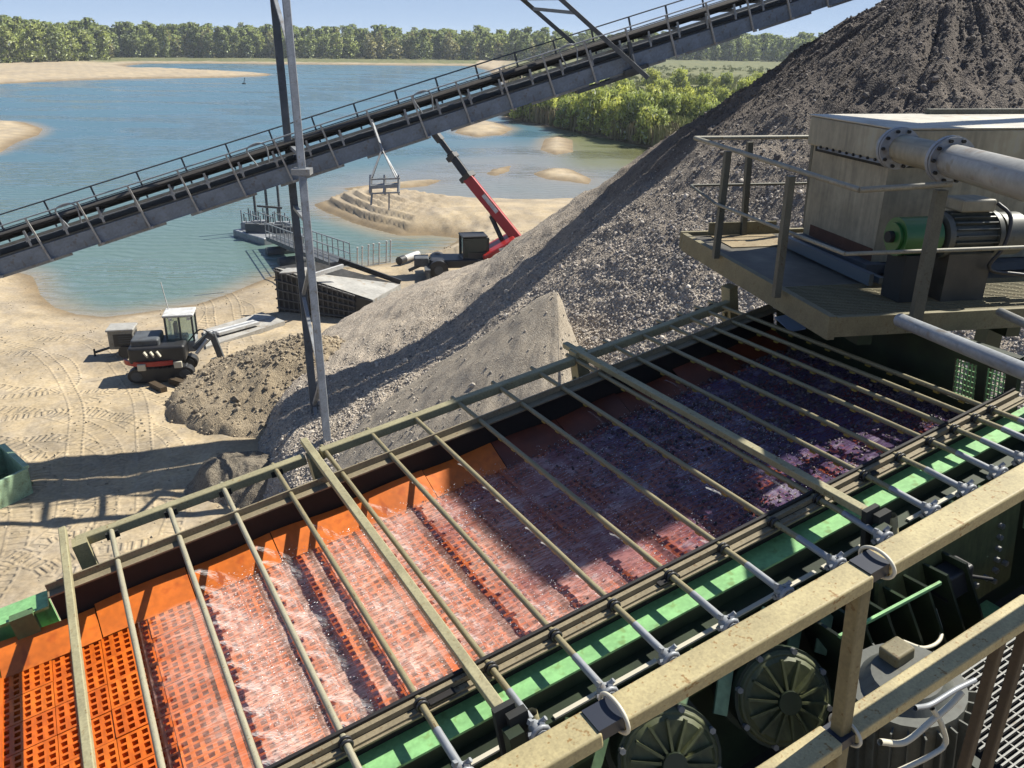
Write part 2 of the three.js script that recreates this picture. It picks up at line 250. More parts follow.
{
  const F = fan(520, 720, 5, 4000, 0.72);
  const g = sheet(F, (x, z) => { const d = landDist(x, z), c = groundTone(d, x, z); return [heightFrom(d, x, z), ...c.map((q) => q * TONE)]; });
  const m = new THREE.MeshStandardMaterial({ vertexColors: true, roughness: 0.95, map: rep(T.sand, 1 / 7), bumpMap: treadRelief(), bumpScale: 0.12 });
  struct('ground', new THREE.Mesh(g, m));
  // the lake: green-blue silty water, sandy where it is shallow
  const w = sheet(fan(300, 170, 24, 1500, 0.75), (x, z) => {
    const d = -landDist(x, z), k = Math.hypot(x, z), n = fbm(x * 0.05, z * 0.05, 3, 0, 81);
    let c = mixc([0.115, 0.175, 0.15], [0.07, 0.155, 0.20], smooth(40, 130, k)); c = mixc(c, c.map((q) => q * 1.15), n);
    c = mixc([0.30, 0.25, 0.17], c, smooth(-0.5, 2.4, d));
    const sh = smooth(14, 4, d) * smooth(66, 74, k) * smooth(125, 100, k) * smooth(-25, -10, x); c = mixc(c, [0.25, 0.24, 0.22], sh * 0.8);
    const bankGreen = smooth(3, 9, x) * smooth(88, 98, k) * smooth(16, 3, d); c = mixc(c, [0.17, 0.17, 0.05], bankGreen * 0.8);  // greener water along the reed bank
    return [-0.5, ...c.map((q) => q * TONE)];
  });
  const wm = new THREE.MeshPhysicalMaterial({ vertexColors: true, roughness: 0.34, roughnessMap: rep(T.patch, 1 / 75), specularIntensity: 0.9, bumpMap: rep(T.wave, 1 / 9), bumpScale: 0.10 });
  struct('lake_water', new THREE.Mesh(w, wm));
}

// ------------------------------------------------------------------ heaps
function heap(name, label, apex, slope, Rb, opt) {
  const nA = opt.nA ?? 300, nR = opt.nR ?? 150, pos = [], col = [], idx = [], uv = [], sd = opt.seed;
  for (let j = 0; j <= nR; j++) for (let i = 0; i < nA; i++) {
    let x; const a = i / nA * 2 * Math.PI, r = Rb * Math.pow(j / nR, 0.8), ca = Math.cos(a), sa = Math.sin(a), z = sa * r * (opt.ez ?? 1);
    x = ca * r * (opt.ex ?? 1); const re = Math.min(r, opt.toe ?? 99) + Math.max(0, r - (opt.toe ?? 99)) * 0.55;
    let y = -slope * (Math.sqrt(re * re + opt.tip * opt.tip) - opt.tip);
    const big = fbm(a * 3 + 20, r * 0.10, 3, 0, sd) - 0.5, lump = fbm(x * 0.9 + 40, z * 0.9 + 40, 4, 0, sd + 3) - 0.5, fine = fbm(x * 3.5 + 9, z * 3.5 + 9, 3, 0, sd + 6) - 0.5, gully = Math.pow(fbm(a * 15 + 2.2 * fbm(x * 0.5, z * 0.5, 2, 0, sd + 12), r * 0.3, 3, 0, sd + 9), 3);
    if (opt.cut && ca > 0) x *= opt.cut;
    y -= 1.3 * smooth(Rb - 1.6, Rb, r);
    const top = smooth(opt.rough ?? 12, 2, r);
    y += big * opt.big * smooth(0, 5, r) + lump * opt.lump + fine * opt.fine - gully * opt.gully * smooth(0.5, 3, r) * top;
    pos.push(apex[0] + x, apex[1] + y, apex[2] + z); uv.push(x * 1.1, z * 1.1);
    col.push(...opt.tone(r, y, fbm(x * 0.5, z * 0.5, 4, 0, sd + 20), fine, a).map((q) => q * TONE));
  }
  for (let j = 0; j < nR; j++) for (let i = 0; i < nA; i++) { const p = j * nA + i, q = j * nA + (i + 1) % nA; idx.push(p, q, p + nA, q, q + nA, p + nA); }
  const g = new THREE.BufferGeometry(); g.setAttribute('position', new THREE.Float32BufferAttribute(pos, 3)); g.setAttribute('color', new THREE.Float32BufferAttribute(col, 3)); g.setAttribute('uv', new THREE.Float32BufferAttribute(uv, 2)); g.setIndex(idx); g.computeVertexNormals();
  const o = thing(name, label, 'heap');
  const m = shadows(new THREE.Mesh(g, new THREE.MeshStandardMaterial({ vertexColors: true, roughness: 0.97, map: rep(T.grit, opt.rep ?? 0.45), bumpMap: rep(T.gritBump, opt.rep ?? 0.45), bumpScale: opt.bump ?? 0.05 })));
  m.name = 'slope'; o.add(m);
  return { o, g };
}
// loose stones lying on a heap where they are near enough to be seen one by one
function strewStones(H, n, keep, size, tone, seed) {
  _s = seed; const p = H.g.attributes.position, nn = H.g.attributes.normal, geo = rock(1, seed), im = new THREE.InstancedMesh(geo, std(1, 1, 1, { roughness: 0.9 }), n), q = new THREE.Object3D(), c = new THREE.Color(); let k = 0, guard = 0;
  const nA = H.nA;
  while (k < n && guard++ < n * 40) {
    const i = (rnd() * (p.count - 400)) | 0, j = i + 1, l = i + nA; if (l + 1 >= p.count) continue;
    const a = rnd(), b = rnd() * (1 - a), x = p.getX(i) + (p.getX(j) - p.getX(i)) * a + (p.getX(l) - p.getX(i)) * b, y = p.getY(i) + (p.getY(j) - p.getY(i)) * a + (p.getY(l) - p.getY(i)) * b, z = p.getZ(i) + (p.getZ(j) - p.getZ(i)) * a + (p.getZ(l) - p.getZ(i)) * b;
    if (Math.abs(p.getX(j) - p.getX(i)) > 2) continue;
    if (rnd() > keep(x, y, z)) continue;
    q.position.set(x, y + 0.01, z); q.rotation.set(rnd() * 6, rnd() * 6, rnd() * 6); const s = size * Math.exp(rr(-0.9, 0.6) + (rnd() < 0.04 ? 0.7 : 0)); q.scale.set(s, s, s); q.updateMatrix(); im.setMatrixAt(k, q.matrix);
    const v = rr(0.7, 1.3), t = tone(rnd()); c.setRGB(t[0] * v, t[1] * v, t[2] * v); im.setColorAt(k, c); k++;
  }
  im.count = k; im.name = 'loose_stones'; im.userData.kind = 'stuff'; H.o.add(shadows(im)); return k;
}
const gravelTone = (u) => (u < 0.5 ? [0.46, 0.405, 0.345] : u < 0.8 ? [0.58, 0.52, 0.44] : [0.26, 0.235, 0.215]);
{
  const A = [13.43, 14.2, -28.89];
  const H = heap('gravel_heap', 'tall dark grey conical gravel heap rising behind the hopper', A, 0.745, 22.5, { nA: 460, nR: 260, tip: 1.1, toe: 15.5, big: 0.7, lump: 0.38, fine: 0.18, gully: 0.6, rough: 9, seed: 5, bump: 0.08, rep: 0.35,
    tone: (r, y, n) => mixc([0.13, 0.108, 0.092], mixc([0.60, 0.53, 0.44], [0.49, 0.43, 0.355], n), smooth(4.5, 14, r + 6 * (n - 0.5))) });
  H.nA = 460;
  strewStones(H, 95000, (x, y, z) => { const d = Math.hypot(x, z), r = Math.hypot(x - A[0], z - A[2]); return (z < -5 ? 1 : 0) * smooth(30, 14, d) * smooth(5.5, 12.5, r) * (x * 0.6 + z < A[2] + 22 ? 1 : 0.3); }, 0.030, gravelTone, 101);
  { const K = { o: H.o, g: H.g, nA: H.nA }; strewStones(K, 12000, (x, y, z) => (z < A[2] + 14 && z > A[2] - 3 ? 1 : 0) * smooth(10, 6, Math.hypot(x - A[0], z - A[2])), 0.032, (u) => mixc([0.10, 0.084, 0.073], [0.21, 0.18, 0.155], u), 131); H.o.children[2].name = 'dark_clods'; }
  const B = [1.09, 6.17, -20.83];
  const HB = heap('fine_gravel_heap', 'smooth pale grey fine gravel heap with a sunlit edge behind the screen', B, 0.80, 9.5, { nA: 240, nR: 90, tip: 0.18, cut: 0.30, big: 0.30, lump: 0.20, fine: 0.10, gully: 0.12, seed: 15, bump: 0.035, rep: 0.9,
    tone: (r, y, n) => mixc([0.58, 0.515, 0.415], [0.48, 0.42, 0.335], n) });
  HB.nA = 240; strewStones(HB, 5000, (x, y) => smooth(5.2, 1.5, y) * 0.9 + 0.06, 0.03, (u) => mixc([0.50, 0.44, 0.36], [0.30, 0.27, 0.23], u), 151);
  const E = [-7.24, 2.1, -28.85];
  const HE = heap('spoil_heap', 'low rough brown gravel spoil heap on the sand left of the mast', [E[0], 2.1, E[2]], 0.50, 5.6, { nA: 160, nR: 60, tip: 0.8, ex: 1.15, ez: 1.0, big: 0.7, lump: 0.28, fine: 0.16, gully: 0.3, rough: 8, seed: 25, bump: 0.06, rep: 0.5,
    tone: (r, y, n) => mixc([0.40, 0.33, 0.225], [0.54, 0.45, 0.32], n) });
  HE.nA = 160; strewStones(HE, 3000, () => 1, 0.045, (u) => mixc([0.40, 0.33, 0.23], [0.24, 0.195, 0.14], u), 301);
  const N = [-7.59, 0.5, -21.86];
  const HN = heap('clod_heap', 'small pale heap of crusted sand beside the back spray rail', [N[0], 0.9, N[2]], 0.5, 2.3, { nA: 120, nR: 40, tip: 0.4, ex: 1.3, big: 0.6, lump: 0.45, fine: 0.3, gully: 0.3, rough: 5, seed: 35, bump: 0.05, rep: 0.5, tone: (r, y, n) => mixc([0.34, 0.30, 0.225], [0.24, 0.21, 0.17], n) });
}

// stones and clods lying about the sand yard
{
  _s = 4242; const n = 3600, im = new THREE.InstancedMesh(rock(1, 61), std(1, 1, 1, { roughness: 0.95 }), n), q = new THREE.Object3D(), c = new THREE.Color(); let k = 0, guard = 0;
  while (k < n && guard++ < 60000) { const x = rr(-32, 8), z = rr(-56, -14), d = landDist(x, z); if (d < 0.3 || rnd() > 0.15 + 1.4 * smooth(0.48, 0.7, fbm(x * 0.25, z * 0.25, 3, 0, 203))) continue; const s = 0.021 * Math.exp(rr(-0.8, 0.9)); q.position.set(x, heightFrom(d, x, z) + s * 0.2, z); q.rotation.set(rnd() * 6, rnd() * 6, rnd() * 6); q.scale.set(s * 1.3, s, s); q.updateMatrix(); im.setMatrixAt(k, q.matrix); const v = rr(0.6, 1.1); c.setRGB(0.5 * v, 0.42 * v, 0.30 * v); im.setColorAt(k, c); k++; }
  im.count = k; tag(struct('yard_stones', im, 'stuff'), 'small stones and clods scattered over the sand yard', 'stones');
}
// ------------------------------------------------------------------ vegetation
function leafCloud(n, w, h, leaf, shape, tones, upright = 0) {
  const pos = [], nor = [], col = [], c = V(0, 0, 0), a = V(0, 0, 0), b = V(0, 0, 0), nn = V(0, 0, 0);
  const clumps = []; for (let i = 0; i < shape.clumps; i++) { const t = Math.pow(rnd(), 0.9), an = rnd() * 6.283, rad = shape.profile(t) * w * Math.sqrt(rnd()) * 0.85; clumps.push([Math.cos(an) * rad, h * (shape.base + (1 - shape.base) * t), Math.sin(an) * rad, shape.cr * w * rr(0.6, 1.25), rnd()]); }
  for (let i = 0; i < n; i++) {
    const k = clumps[(rnd() * clumps.length) | 0]; c.set(rr(-1, 1), rr(-1, 1), rr(-1, 1)); c.normalize().multiplyScalar(k[3] * Math.pow(rnd(), 0.4)); c.x += k[0]; c.y += k[1]; c.z += k[2]; c.y = Math.max(0.05 * h, c.y);
    a.set(rr(-1, 1), rr(-1, 1) * (1 - upright) + upright * 0.0, rr(-1, 1)).normalize(); b.set(rr(-1, 1) * (1 - upright * 0.8), rr(-1, 1) + upright * 2, rr(-1, 1) * (1 - upright * 0.8)).normalize(); nn.crossVectors(a, b).normalize(); b.crossVectors(nn, a).normalize(); if (b.y < 0) b.negate();
    const s = leaf * rr(0.6, 1.3), l = s * (1 + upright * 1.6); a.multiplyScalar(s * (upright ? 0.4 : 0.55)); b.multiplyScalar(l * 0.55);
    const tri = [c.clone().sub(a).sub(b), c.clone().add(a).sub(b), c.clone().add(b)]; nn.lerp(V(c.x, c.y - h * 0.4, c.z).normalize(), 0.5).normalize();
    const tt = mixc(tones[0], tones[1], clamp(k[4] * 0.6 + rnd() * 0.4, 0, 1));
    for (let j = 0; j < 3; j++) tt[j] *= [1.0, 1.05, 0.8][j];
    for (const p of tri) { pos.push(p.x, p.y, p.z); nor.push(nn.x, nn.y, nn.z); col.push(...tt); }
  }
  const g = new THREE.BufferGeometry(); g.setAttribute('position', new THREE.Float32BufferAttribute(pos, 3)); g.setAttribute('normal', new THREE.Float32BufferAttribute(nor, 3)); g.setAttribute('color', new THREE.Float32BufferAttribute(col, 3)); return g;
}
const leafMat = new THREE.MeshPhysicalMaterial({ vertexColors: true, roughness: 1, transmission: 0.4, thickness: 0, side: THREE.DoubleSide });
const bark = std(0.10, 0.08, 0.06, { roughness: 0.95 });
function leafPart(g, parent, name = 'crown') { g.setAttribute('uv', new THREE.Float32BufferAttribute(new Float32Array(g.attributes.position.count * 2), 2)); const m = shadows(new THREE.Mesh(g, leafMat)); m.name = name; parent.add(m); return m; }
function treeProto(kind, h, w, tones, label, group) {
  const o = thing(kind === 'poplar' ? 'poplar_tree' : 'broadleaf_tree', label, 'tree', group);
  const prof = kind === 'poplar' ? (t) => 0.35 + 0.65 * Math.sin(Math.PI * Math.pow(t, 0.7)) : (t) => 0.35 + 0.65 * Math.sin(Math.PI * clamp(t * 0.85 + 0.12, 0, 1));
  leafPart(leafCloud(1000, w, h, 0.85, { clumps: 52, profile: prof, base: kind === 'poplar' ? 0.08 : 0.05, cr: 0.30 }, tones), o);
  const limbs = [cyl([0, -0.6, 0], [0, h * 0.75, 0], 0.32, 6, 0.06)]; for (let i = 0; i < 5; i++) { const a = rnd() * 6.28, y = h * rr(0.2, 0.45); limbs.push(cyl([0, y, 0], [Math.cos(a) * w * 0.6, y + h * 0.2, Math.sin(a) * w * 0.6], 0.12, 5, 0.04)); }
  part('trunk', limbs, bark, o); return o;
}
const DK = [[0.17, 0.21, 0.07], [0.30, 0.34, 0.12]], MD = [[0.26, 0.31, 0.09], [0.44, 0.46, 0.16]], DR = [[0.30, 0.27, 0.12], [0.42, 0.37, 0.18]];
{
  const LBL = ['broad green tree in the near wood above the left sand spit', 'tall green tree in the wooded row along the far shore', 'distant tree of the dark wood beyond the reed bed at right'];
  const GRP = ['trees of the wood above the left sand spit', 'trees in the row along the far shore', 'trees of the dark wood beyond the reed bed'];
  const protos = [[], [], []];
  const plant = (zone, x, z, s, sy) => {
    const P = protos[zone]; let o;
    if (P.length < 4) { const k = P.length; o = treeProto('broad', zone === 0 ? rr(13.2, 15) : rr(13, 15.5), zone === 0 ? rr(4.6, 5.6) : rr(3.8, 5.4), zone === 0 ? [MD, DK, MD, MD][k] : zone === 1 ? [DK, MD, DK, DR][k] : [DK, DK, MD, DK][k], LBL[zone], GRP[zone]); P.push(o); }
    else { o = copyOf(P[(rnd() * 4) | 0]); }
    o.position.set(x, 0.3, z); o.rotation.y = rnd() * 6.28; o.scale.set(s, sy, s);
  };
  // pixel column -> azimuth; distances follow the shore
  const azOf = (px) => Math.atan((px - 512) / 861 / 0.935);
  for (let px = -30; px < 150; px += 8.5) for (let k = 0; k < 2; k++) { const a = azOf(px + rr(-4, 4)), d = (k ? 452 : 425) + rr(-10, 10) + Math.max(0, px - 90) * 0.9; plant(0, d * Math.sin(a), -d * Math.cos(a), rr(0.85, 1.1), rr(0.72, 1.12)); }
  for (let px = 132; px < 560; px += 4.6) { const a = azOf(px + rr(-7, 7)), d = 520 + rr(-9, 12); plant(1, d * Math.sin(a), -d * Math.cos(a), rr(0.75, 1.05), rr(0.66, 1.08)); }
  for (let px = 560; px < 900; px += 5) { const a = azOf(px + rr(-7, 7)), d = 600 + rr(-12, 12); plant(2, d * Math.sin(a), -d * Math.cos(a), rr(0.8, 1.1), rr(0.72, 1.08)); }
  // behind the front rows the wood reads as one mass
  const g = leafCloud(500, 4.2, 16, 1.3, { clumps: 30, profile: (t) => 0.35 + 0.65 * Math.sin(Math.PI * clamp(t * 0.85 + 0.12, 0, 1)), base: 0.1, cr: 0.32 }, DK); g.setAttribute('uv', new THREE.Float32BufferAttribute(new Float32Array(g.attributes.position.count * 2), 2));
  const N = 1300, im = new THREE.InstancedMesh(g, leafMat, N), q = new THREE.Object3D();
  for (let i = 0; i < N; i++) { const px = rr(-60, 1080), a = azOf(px), far = i % 6 === 0, d = far ? rr(900, 1500) : (px < 150 ? rr(462, 520) : px < 560 ? rr(532, 600) : rr(614, 720)); q.position.set(d * Math.sin(a), 0.3, -d * Math.cos(a)); q.rotation.y = rnd() * 6; const s = rr(0.8, 1.15) * (far ? 1.25 : 1); q.scale.set(s, s * rr(0.85, 1.05), s); q.updateMatrix(); im.setMatrixAt(i, q.matrix); }
  tag(struct('distant_wood', im, 'stuff'), 'dense green wood filling the skyline behind the lakeside trees', 'wood');
  const pop = treeProto('poplar', 24, 2.3, DK, 'tall slender poplar standing out above the wood at far left'); { const a = azOf(49), d = 505; pop.position.set(d * Math.sin(a), 0.3, -d * Math.cos(a)); }
}
{ // willow and reed bank right of the lake
  const WT = [[[0.36, 0.39, 0.08], [0.60, 0.58, 0.15]], [[0.32, 0.36, 0.08], [0.54, 0.54, 0.15]], [[0.24, 0.29, 0.08], [0.42, 0.44, 0.13]]];
  const P = []; const N = 62; let k = 0;
  const spots = [];
  for (const [x0, y0, x1, y1, n] of [[520, 119, 650, 144, 34], [530, 112, 720, 130, 22], [560, 103, 800, 112, 16], [640, 92, 860, 97, 14]]) for (let i = 0; i < n; i++) { const t = (i + rr(0.1, 0.9)) / n; spots.push([x0 + (x1 - x0) * t, y0 + (y1 - y0) * t - rr(0, 5)]); }
  const toG = (px, py) => { const f = 861, cp = 0.9283, sp = 0.3718, a = (px - 512) / f, b = -(py - 384) / f, dy = b * cp - sp, dz = -(cp + b * sp), t = -12 / dy; return [a * t, dz * t]; };
  for (const [px, py] of spots) {
    const [x, z] = toG(px, py); if (landDist(x, z) < 0.4) continue;
    let o; if (P.length < 3) { o = thing('willow_shrub', 'bushy yellow green willow shrub on the bank right of the lake', 'shrub', 'willow shrubs on the bank right of the lake'); const kk = P.length;
      leafPart(leafCloud(2600, 2.6, 3.8, 0.27, { clumps: 34, profile: (t) => 0.95 - 0.45 * t, base: 0.08, cr: 0.30 }, WT[kk], 0.35), o, 'foliage'); const st = []; for (let i = 0; i < 9; i++) { const a = rnd() * 6.28; st.push(cyl([Math.cos(a) * 0.3, -0.5, Math.sin(a) * 0.3], [Math.cos(a) * 1.2, 2.6, Math.sin(a) * 1.2], 0.04, 4, 0.015)); } part('stem', st, bark, o); P.push(o); } else o = copyOf(P[(rnd() * 3) | 0]);
    const dd = Math.hypot(x, z) / 120; o.position.set(x, 0, z); o.rotation.y = rnd() * 6.28; const s = rr(0.75, 1.25) * (0.75 + 0.25 * dd); o.scale.set(s, s * rr(0.8, 1.15), s);
  }
  // reeds and rough grass between the shrubs
  const bl = []; for (let i = 0; i < 26; i++) { const a = rnd() * 6.28, r = rnd() * 0.7, g = new THREE.PlaneGeometry(0.07, rr(0.9, 1.8)); g.rotateX(rr(-0.25, 0.25)); g.rotateY(rnd() * 6.28); g.translate(Math.cos(a) * r, 0.6, Math.sin(a) * r); bl.push(g); }
  const geo = finish(bl), Nn = 9000, im = new THREE.InstancedMesh(geo, std(1, 1, 1, { roughness: 0.9, side: THREE.DoubleSide }), Nn), q = new THREE.Object3D(), c = new THREE.Color(); let n = 0, guard = 0;
  while (n < Nn && guard++ < 80000) { const px = rr(500, 870), py = 66 + 86 * Math.pow(rnd(), 0.8), [x, z] = toG(px, py), d = landDist(x, z); if (d < 0.2 || -sdPoly(LAKE, x, z) < 0.2 || Math.hypot(x, z) < 80) continue; if (py < 105 && fbm(x * 0.06, z * 0.06, 2, 0, 9) > 0.55) continue; q.position.set(x, 0, z); q.rotation.y = rnd() * 6; const s = rr(0.7, 1.5) * (d < 4 ? 1.15 : 0.9); q.scale.set(s * 1.2, s, s * 1.2); q.updateMatrix(); im.setMatrixAt(n, q.matrix); const t = rnd(); const cc = d < 4 ? mixc([0.28, 0.21, 0.12], [0.26, 0.26, 0.09], t) : mixc([0.22, 0.26, 0.075], [0.40, 0.39, 0.14], t); c.setRGB(...cc); im.setColorAt(n, c); n++; }
  im.count = n; tag(struct('reed_bed', im, 'stuff'), 'yellow green reeds and rough grass covering the bank right of the lake', 'reeds');
}

inScreen = true;
// ------------------------------------------------------------------ the vibrating screen (screen frame: x = s, y = h, z = t)
const S0 = -2.9, S1 = 4.42;
const screen = screenThing('vibrating_screen', 'long inclined vibrating screen with orange perforated panels and green side beam', 'vibrating screen');
{
  part('side_plate', [bb(-1.9, S1, -1.25, -0.004, 2.452, 2.476)], M.blackRubber, screen);
  part('side_plate', [bb(S0, S1, -1.25, -0.006, 0.074, 0.10)], M.blackRubber, screen);
  // top angles with an upstanding lip
  part('top_flange', [bb(-1.9, S1, 0, 0.012, 2.392, 2.474), bb(-1.9, S1, 0.013, 0.062, 2.462, 2.476)], M.flange, screen);
  part('top_flange', [bb(S0, S1, 0, 0.012, 0.028, 0.064), bb(S0, S1, -0.012, -0.001, 0.012, 0.072), bb(S0, S1, 0.013, 0.045, 0.068, 0.096)], M.flange, screen);
  const lipCover = part('flange_lip', [bb(S0, S1, 0.0, 0.062, 0.097, 0.118)], M.blackRubber, screen);
  // flange joints
  for (const s of [-0.13, 1.30, 2.9]) part('joint_plate', [bb(s - 0.07, s + 0.07, 0.013, 0.026, 0.022, 0.062)], M.blackRubber, screen);
  // orange liners sloping from the back plate to the deck
  let k = 0;
  for (let s = S0; s < S1 - 0.05; s += 0.61) {
    const e = Math.min(s + 0.603, S1), d = rr(-0.012, 0.012);
    for (const side of [0, 1]) {
      const g = new THREE.PlaneGeometry(e - s, 0.27, 8, 4), p = g.attributes.position;
      for (let i = 0; i < p.count; i++) { const x = p.getX(i) + (s + e) / 2, v = p.getY(i) / 0.27 + 0.5; const wv = 0.012 * Math.sin(x * 5 + k) + d; p.setXYZ(i, x, -0.305 + 0.115 * v + wv * v, side ? 0.345 - 0.24 * v : 2.19 + 0.245 * v - Math.abs(wv) * 0.5); }
      g.computeVertexNormals(); part('side_liner', [g], s > 0.9 ? M.linerShadeDirt : M.liner, screen).material.side = THREE.DoubleSide;  // upper liners take the copy with shade in its colour
    }
    k++;
  }
  // deck panels, each 0.30 x 0.25 m with 5 x 4 slots
  const variants = [];
  for (let v = 0; v < 2; v++) {
    const w = 0.296, l = 0.246, sh = new THREE.Shape(); sh.moveTo(-w / 2, -l / 2); sh.lineTo(w / 2, -l / 2); sh.lineTo(w / 2, l / 2); sh.lineTo(-w / 2, l / 2); sh.closePath();
    for (let i = 0; i < 5; i++) for (let j = 0; j < 4; j++) { const cx = (i - 2) * 0.0592, cy = (j - 1.5) * 0.0565, a = 0.0175 - v * 0.001, b = 0.0185, h = new THREE.Path(); h.moveTo(cx - a, cy - b); h.lineTo(cx - a, cy + b); h.lineTo(cx + a, cy + b); h.lineTo(cx + a, cy - b); h.closePath(); sh.holes.push(h); }
    const g = new THREE.ExtrudeGeometry(sh, { depth: 0.035, bevelEnabled: false }); g.rotateX(-Math.PI / 2); variants.push(finish(g));
  }
  let i = 0;
  for (let s = S0 + 0.15; s < S1 - 0.1; s += 0.3) for (let t = 0.335; t < 2.15; t += 0.25) {
    const m = shadows(new THREE.Mesh(variants[i % 2], M.orange[(i * 7 + ((i / 5) | 0)) % 3])); m.name = 'deck_panel'; m.position.set(s, -0.345 + rr(-0.004, 0.004), -t); m.rotation.y = i % 3 === 0 ? Math.PI : 0; screen.add(m); i++;
  }
  // raised bars between every second pair of panels
  for (let s = S0 + 0.6; s < S1; s += 1.2) part('panel_bar', [bb(s - 0.02, s + 0.02, -0.31, -0.292, 0.22, 2.19)], M.orange[1], screen);
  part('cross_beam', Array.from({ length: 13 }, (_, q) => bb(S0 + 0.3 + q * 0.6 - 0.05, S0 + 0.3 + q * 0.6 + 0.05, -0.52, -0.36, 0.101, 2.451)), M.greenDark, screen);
  part('under_tray', [bb(S0, S1, -1.25, -1.2, 0.101, 2.451)], M.dark, screen);
  // pale green discharge plate at the lower left end
  part('discharge_plate', [bb(-3.4, -1.93, -0.36, -0.30, 2.30, 2.56), bb(-3.4, -1.93, -0.6, -0.10, 2.56, 2.60), bb(-3.4, -1.93, -0.10, -0.08, 2.44, 2.64)], M.green, screen);
  part('discharge_bracket', [bb(-2.16, -2.02, -0.5, -0.06, 2.40, 2.47)], M.greenMid, screen);
  // green beam along the near side
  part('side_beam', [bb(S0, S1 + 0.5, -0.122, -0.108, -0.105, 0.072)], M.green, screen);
  part('beam_web', [bb(S0, S1 + 0.5, -0.25, -0.123, -0.07, -0.055), bb(S0, S1 + 0.5, -0.266, -0.251, -0.20, 0.06)], M.greenDark, screen);  // web darker than the flange; its shade is put into the colour
  for (const [a, b] of [[-0.6, 0.28], [0.36, 1.02], [1.08, 1.5], [1.56, 2.2], [2.26, 2.9], [3.0, 3.6]]) part('lit_ledge_strip', [bar([a, -0.244, -0.186], [b, -0.244, -0.186], 0.026, 0.012)], M.cream, screen);  // broken cream pieces put the sunlit flange edge into colour
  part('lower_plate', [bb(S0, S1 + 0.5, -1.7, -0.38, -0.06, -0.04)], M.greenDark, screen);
  // gussets under the beam
  for (let s = -0.9; s < 4.7; s += 0.27) { const w = rr(0.03, 0.11), q = rr(-0.08, 0.08); part('gusset', [bar([s, -0.285, -0.215], [s - 0.30 + q, -0.60, -0.42], w, 0.016, V(0.3, 1, -0.5))], rnd() < 0.45 ? M.greenPale : M.greenMid, screen); }
  part('stiffener', [bar([-1.2, -0.72, -0.11], [4.8, -0.62, -0.11], 0.09, 0.05)], M.greenMid, screen);
  const bolts = []; for (let s = -1; s < 4.8; s += 0.14) bolts.push(cyl([s, -0.46, -0.065], [s, -0.46, -0.085], 0.014, 6)); part('bolt_row', bolts, M.steelGrey, screen);
}
// vibration motors with ribbed round covers on the near side
function vibMotor(c, R, tilt) {
  const m = new THREE.Group(); m.name = 'vibration_motor'; m.position.set(c[0], c[1], -c[2]); m.rotation.set(-tilt[0], -tilt[1], tilt[2]); screen.add(m);
  part('housing', [cyl([0, 0, 0.42], [0, 0, 0.0], R * 0.96, 28), cyl([0, 0, 0.02], [0, 0, -0.03], R * 1.04, 28), cyl([0, 0, 0.30], [0, 0, 0.24], R * 1.08, 28)], M.greenDark, m);
  part('end_cover', [cyl([0, 0, -0.031], [0, 0, -0.075], R * 0.98, 28, R * 0.80), ring([0, 0, -0.04], [0, 0, 1], R * 0.9, 0.018, 28)], M.olive, m);
  for (let i = 0; i < 14; i++) { const a = i / 14 * Math.PI * 2; part('rib', [bar([Math.cos(a) * R * 0.24, Math.sin(a) * R * 0.24, -0.085], [Math.cos(a) * R * 0.84, Math.sin(a) * R * 0.84, -0.072], 0.014, 0.05, V(0, 0, -1))], M.olive, m); }
  part('hub', [cyl([0, 0, -0.06], [0, 0, -0.125], R * 0.24, 18), ring([0, 0, -0.1], [0, 0, 1], R * 0.2, 0.01, 14)], M.greenDark, m);
  for (let i = 0; i < 8; i++) { const a = i / 8 * 6.283 + 0.2; part('bolt', [cyl([Math.cos(a) * R * 0.98, Math.sin(a) * R * 0.98, -0.02], [Math.cos(a) * R * 0.98, Math.sin(a) * R * 0.98, -0.06], 0.018, 6)], M.steelGrey, m); }
}
vibMotor([1.60, -0.60, -0.52], 0.27, [0.5, 0.25, 0]);
vibMotor([0.83, -0.56, -0.50], 0.27, [0.5, 0.25, 0]);
{ // ribbed exciter box: parallel dark green fins under a bolted plate
  const ex = new THREE.Group(); ex.name = 'exciter_box'; screen.add(ex);
  for (let i = 0; i < 7; i++) { const s = 1.98 + i * 0.17; part('fin', [bar([s, -0.34, -0.42], [s + 0.22, -1.05, -0.50], 0.38, 0.016, V(1, 0.3, 0))], M.greenDark, ex); }
  part('top_edge', [bar([1.95, -0.30, -0.60], [2.75, -0.33, -0.62], 0.018, 0.02)], M.green, ex);
  part('box_back', [bb(1.9, 3.3, -1.2, -0.4, -0.26, -0.2)], M.greenDark, ex);
  part('bolted_plate', [bb(2.45, 3.75, -0.95, -0.30, -0.44, -0.41)], M.olive, ex);
  for (let i = 0; i < 12; i++) part('bolt', [cyl([2.6 + i * 0.095, -0.88 + 0.012 * i, -0.44], [2.6 + i * 0.095, -0.88 + 0.012 * i, -0.47], 0.02, 6)], M.steelGrey, ex);
  for (let i = 0; i < 6; i++) part('bolt', [cyl([3.55, -0.85 + i * 0.09, -0.44], [3.55, -0.85 + i * 0.09, -0.47], 0.018, 6)], M.steelGrey, ex);
  part('step_plate', [bb(3.20, 3.62, -1.13, -1.10, -0.60, -0.38)], M.green, ex);
  part('grease_line', [hose([[2.4, -0.55, -0.66], [2.55, -0.66, -0.70], [2.75, -0.72, -0.66], [2.9, -0.70, -0.5]], 0.012)], M.cream, ex);
  part('sensor', [rb(0.22, 0.2, 0.14, 0.02, 3.0, -0.50, -0.52), cyl([3.1, -0.52, -0.52], [3.35, -0.66, -0.56], 0.012, 6)], M.black, ex);
}
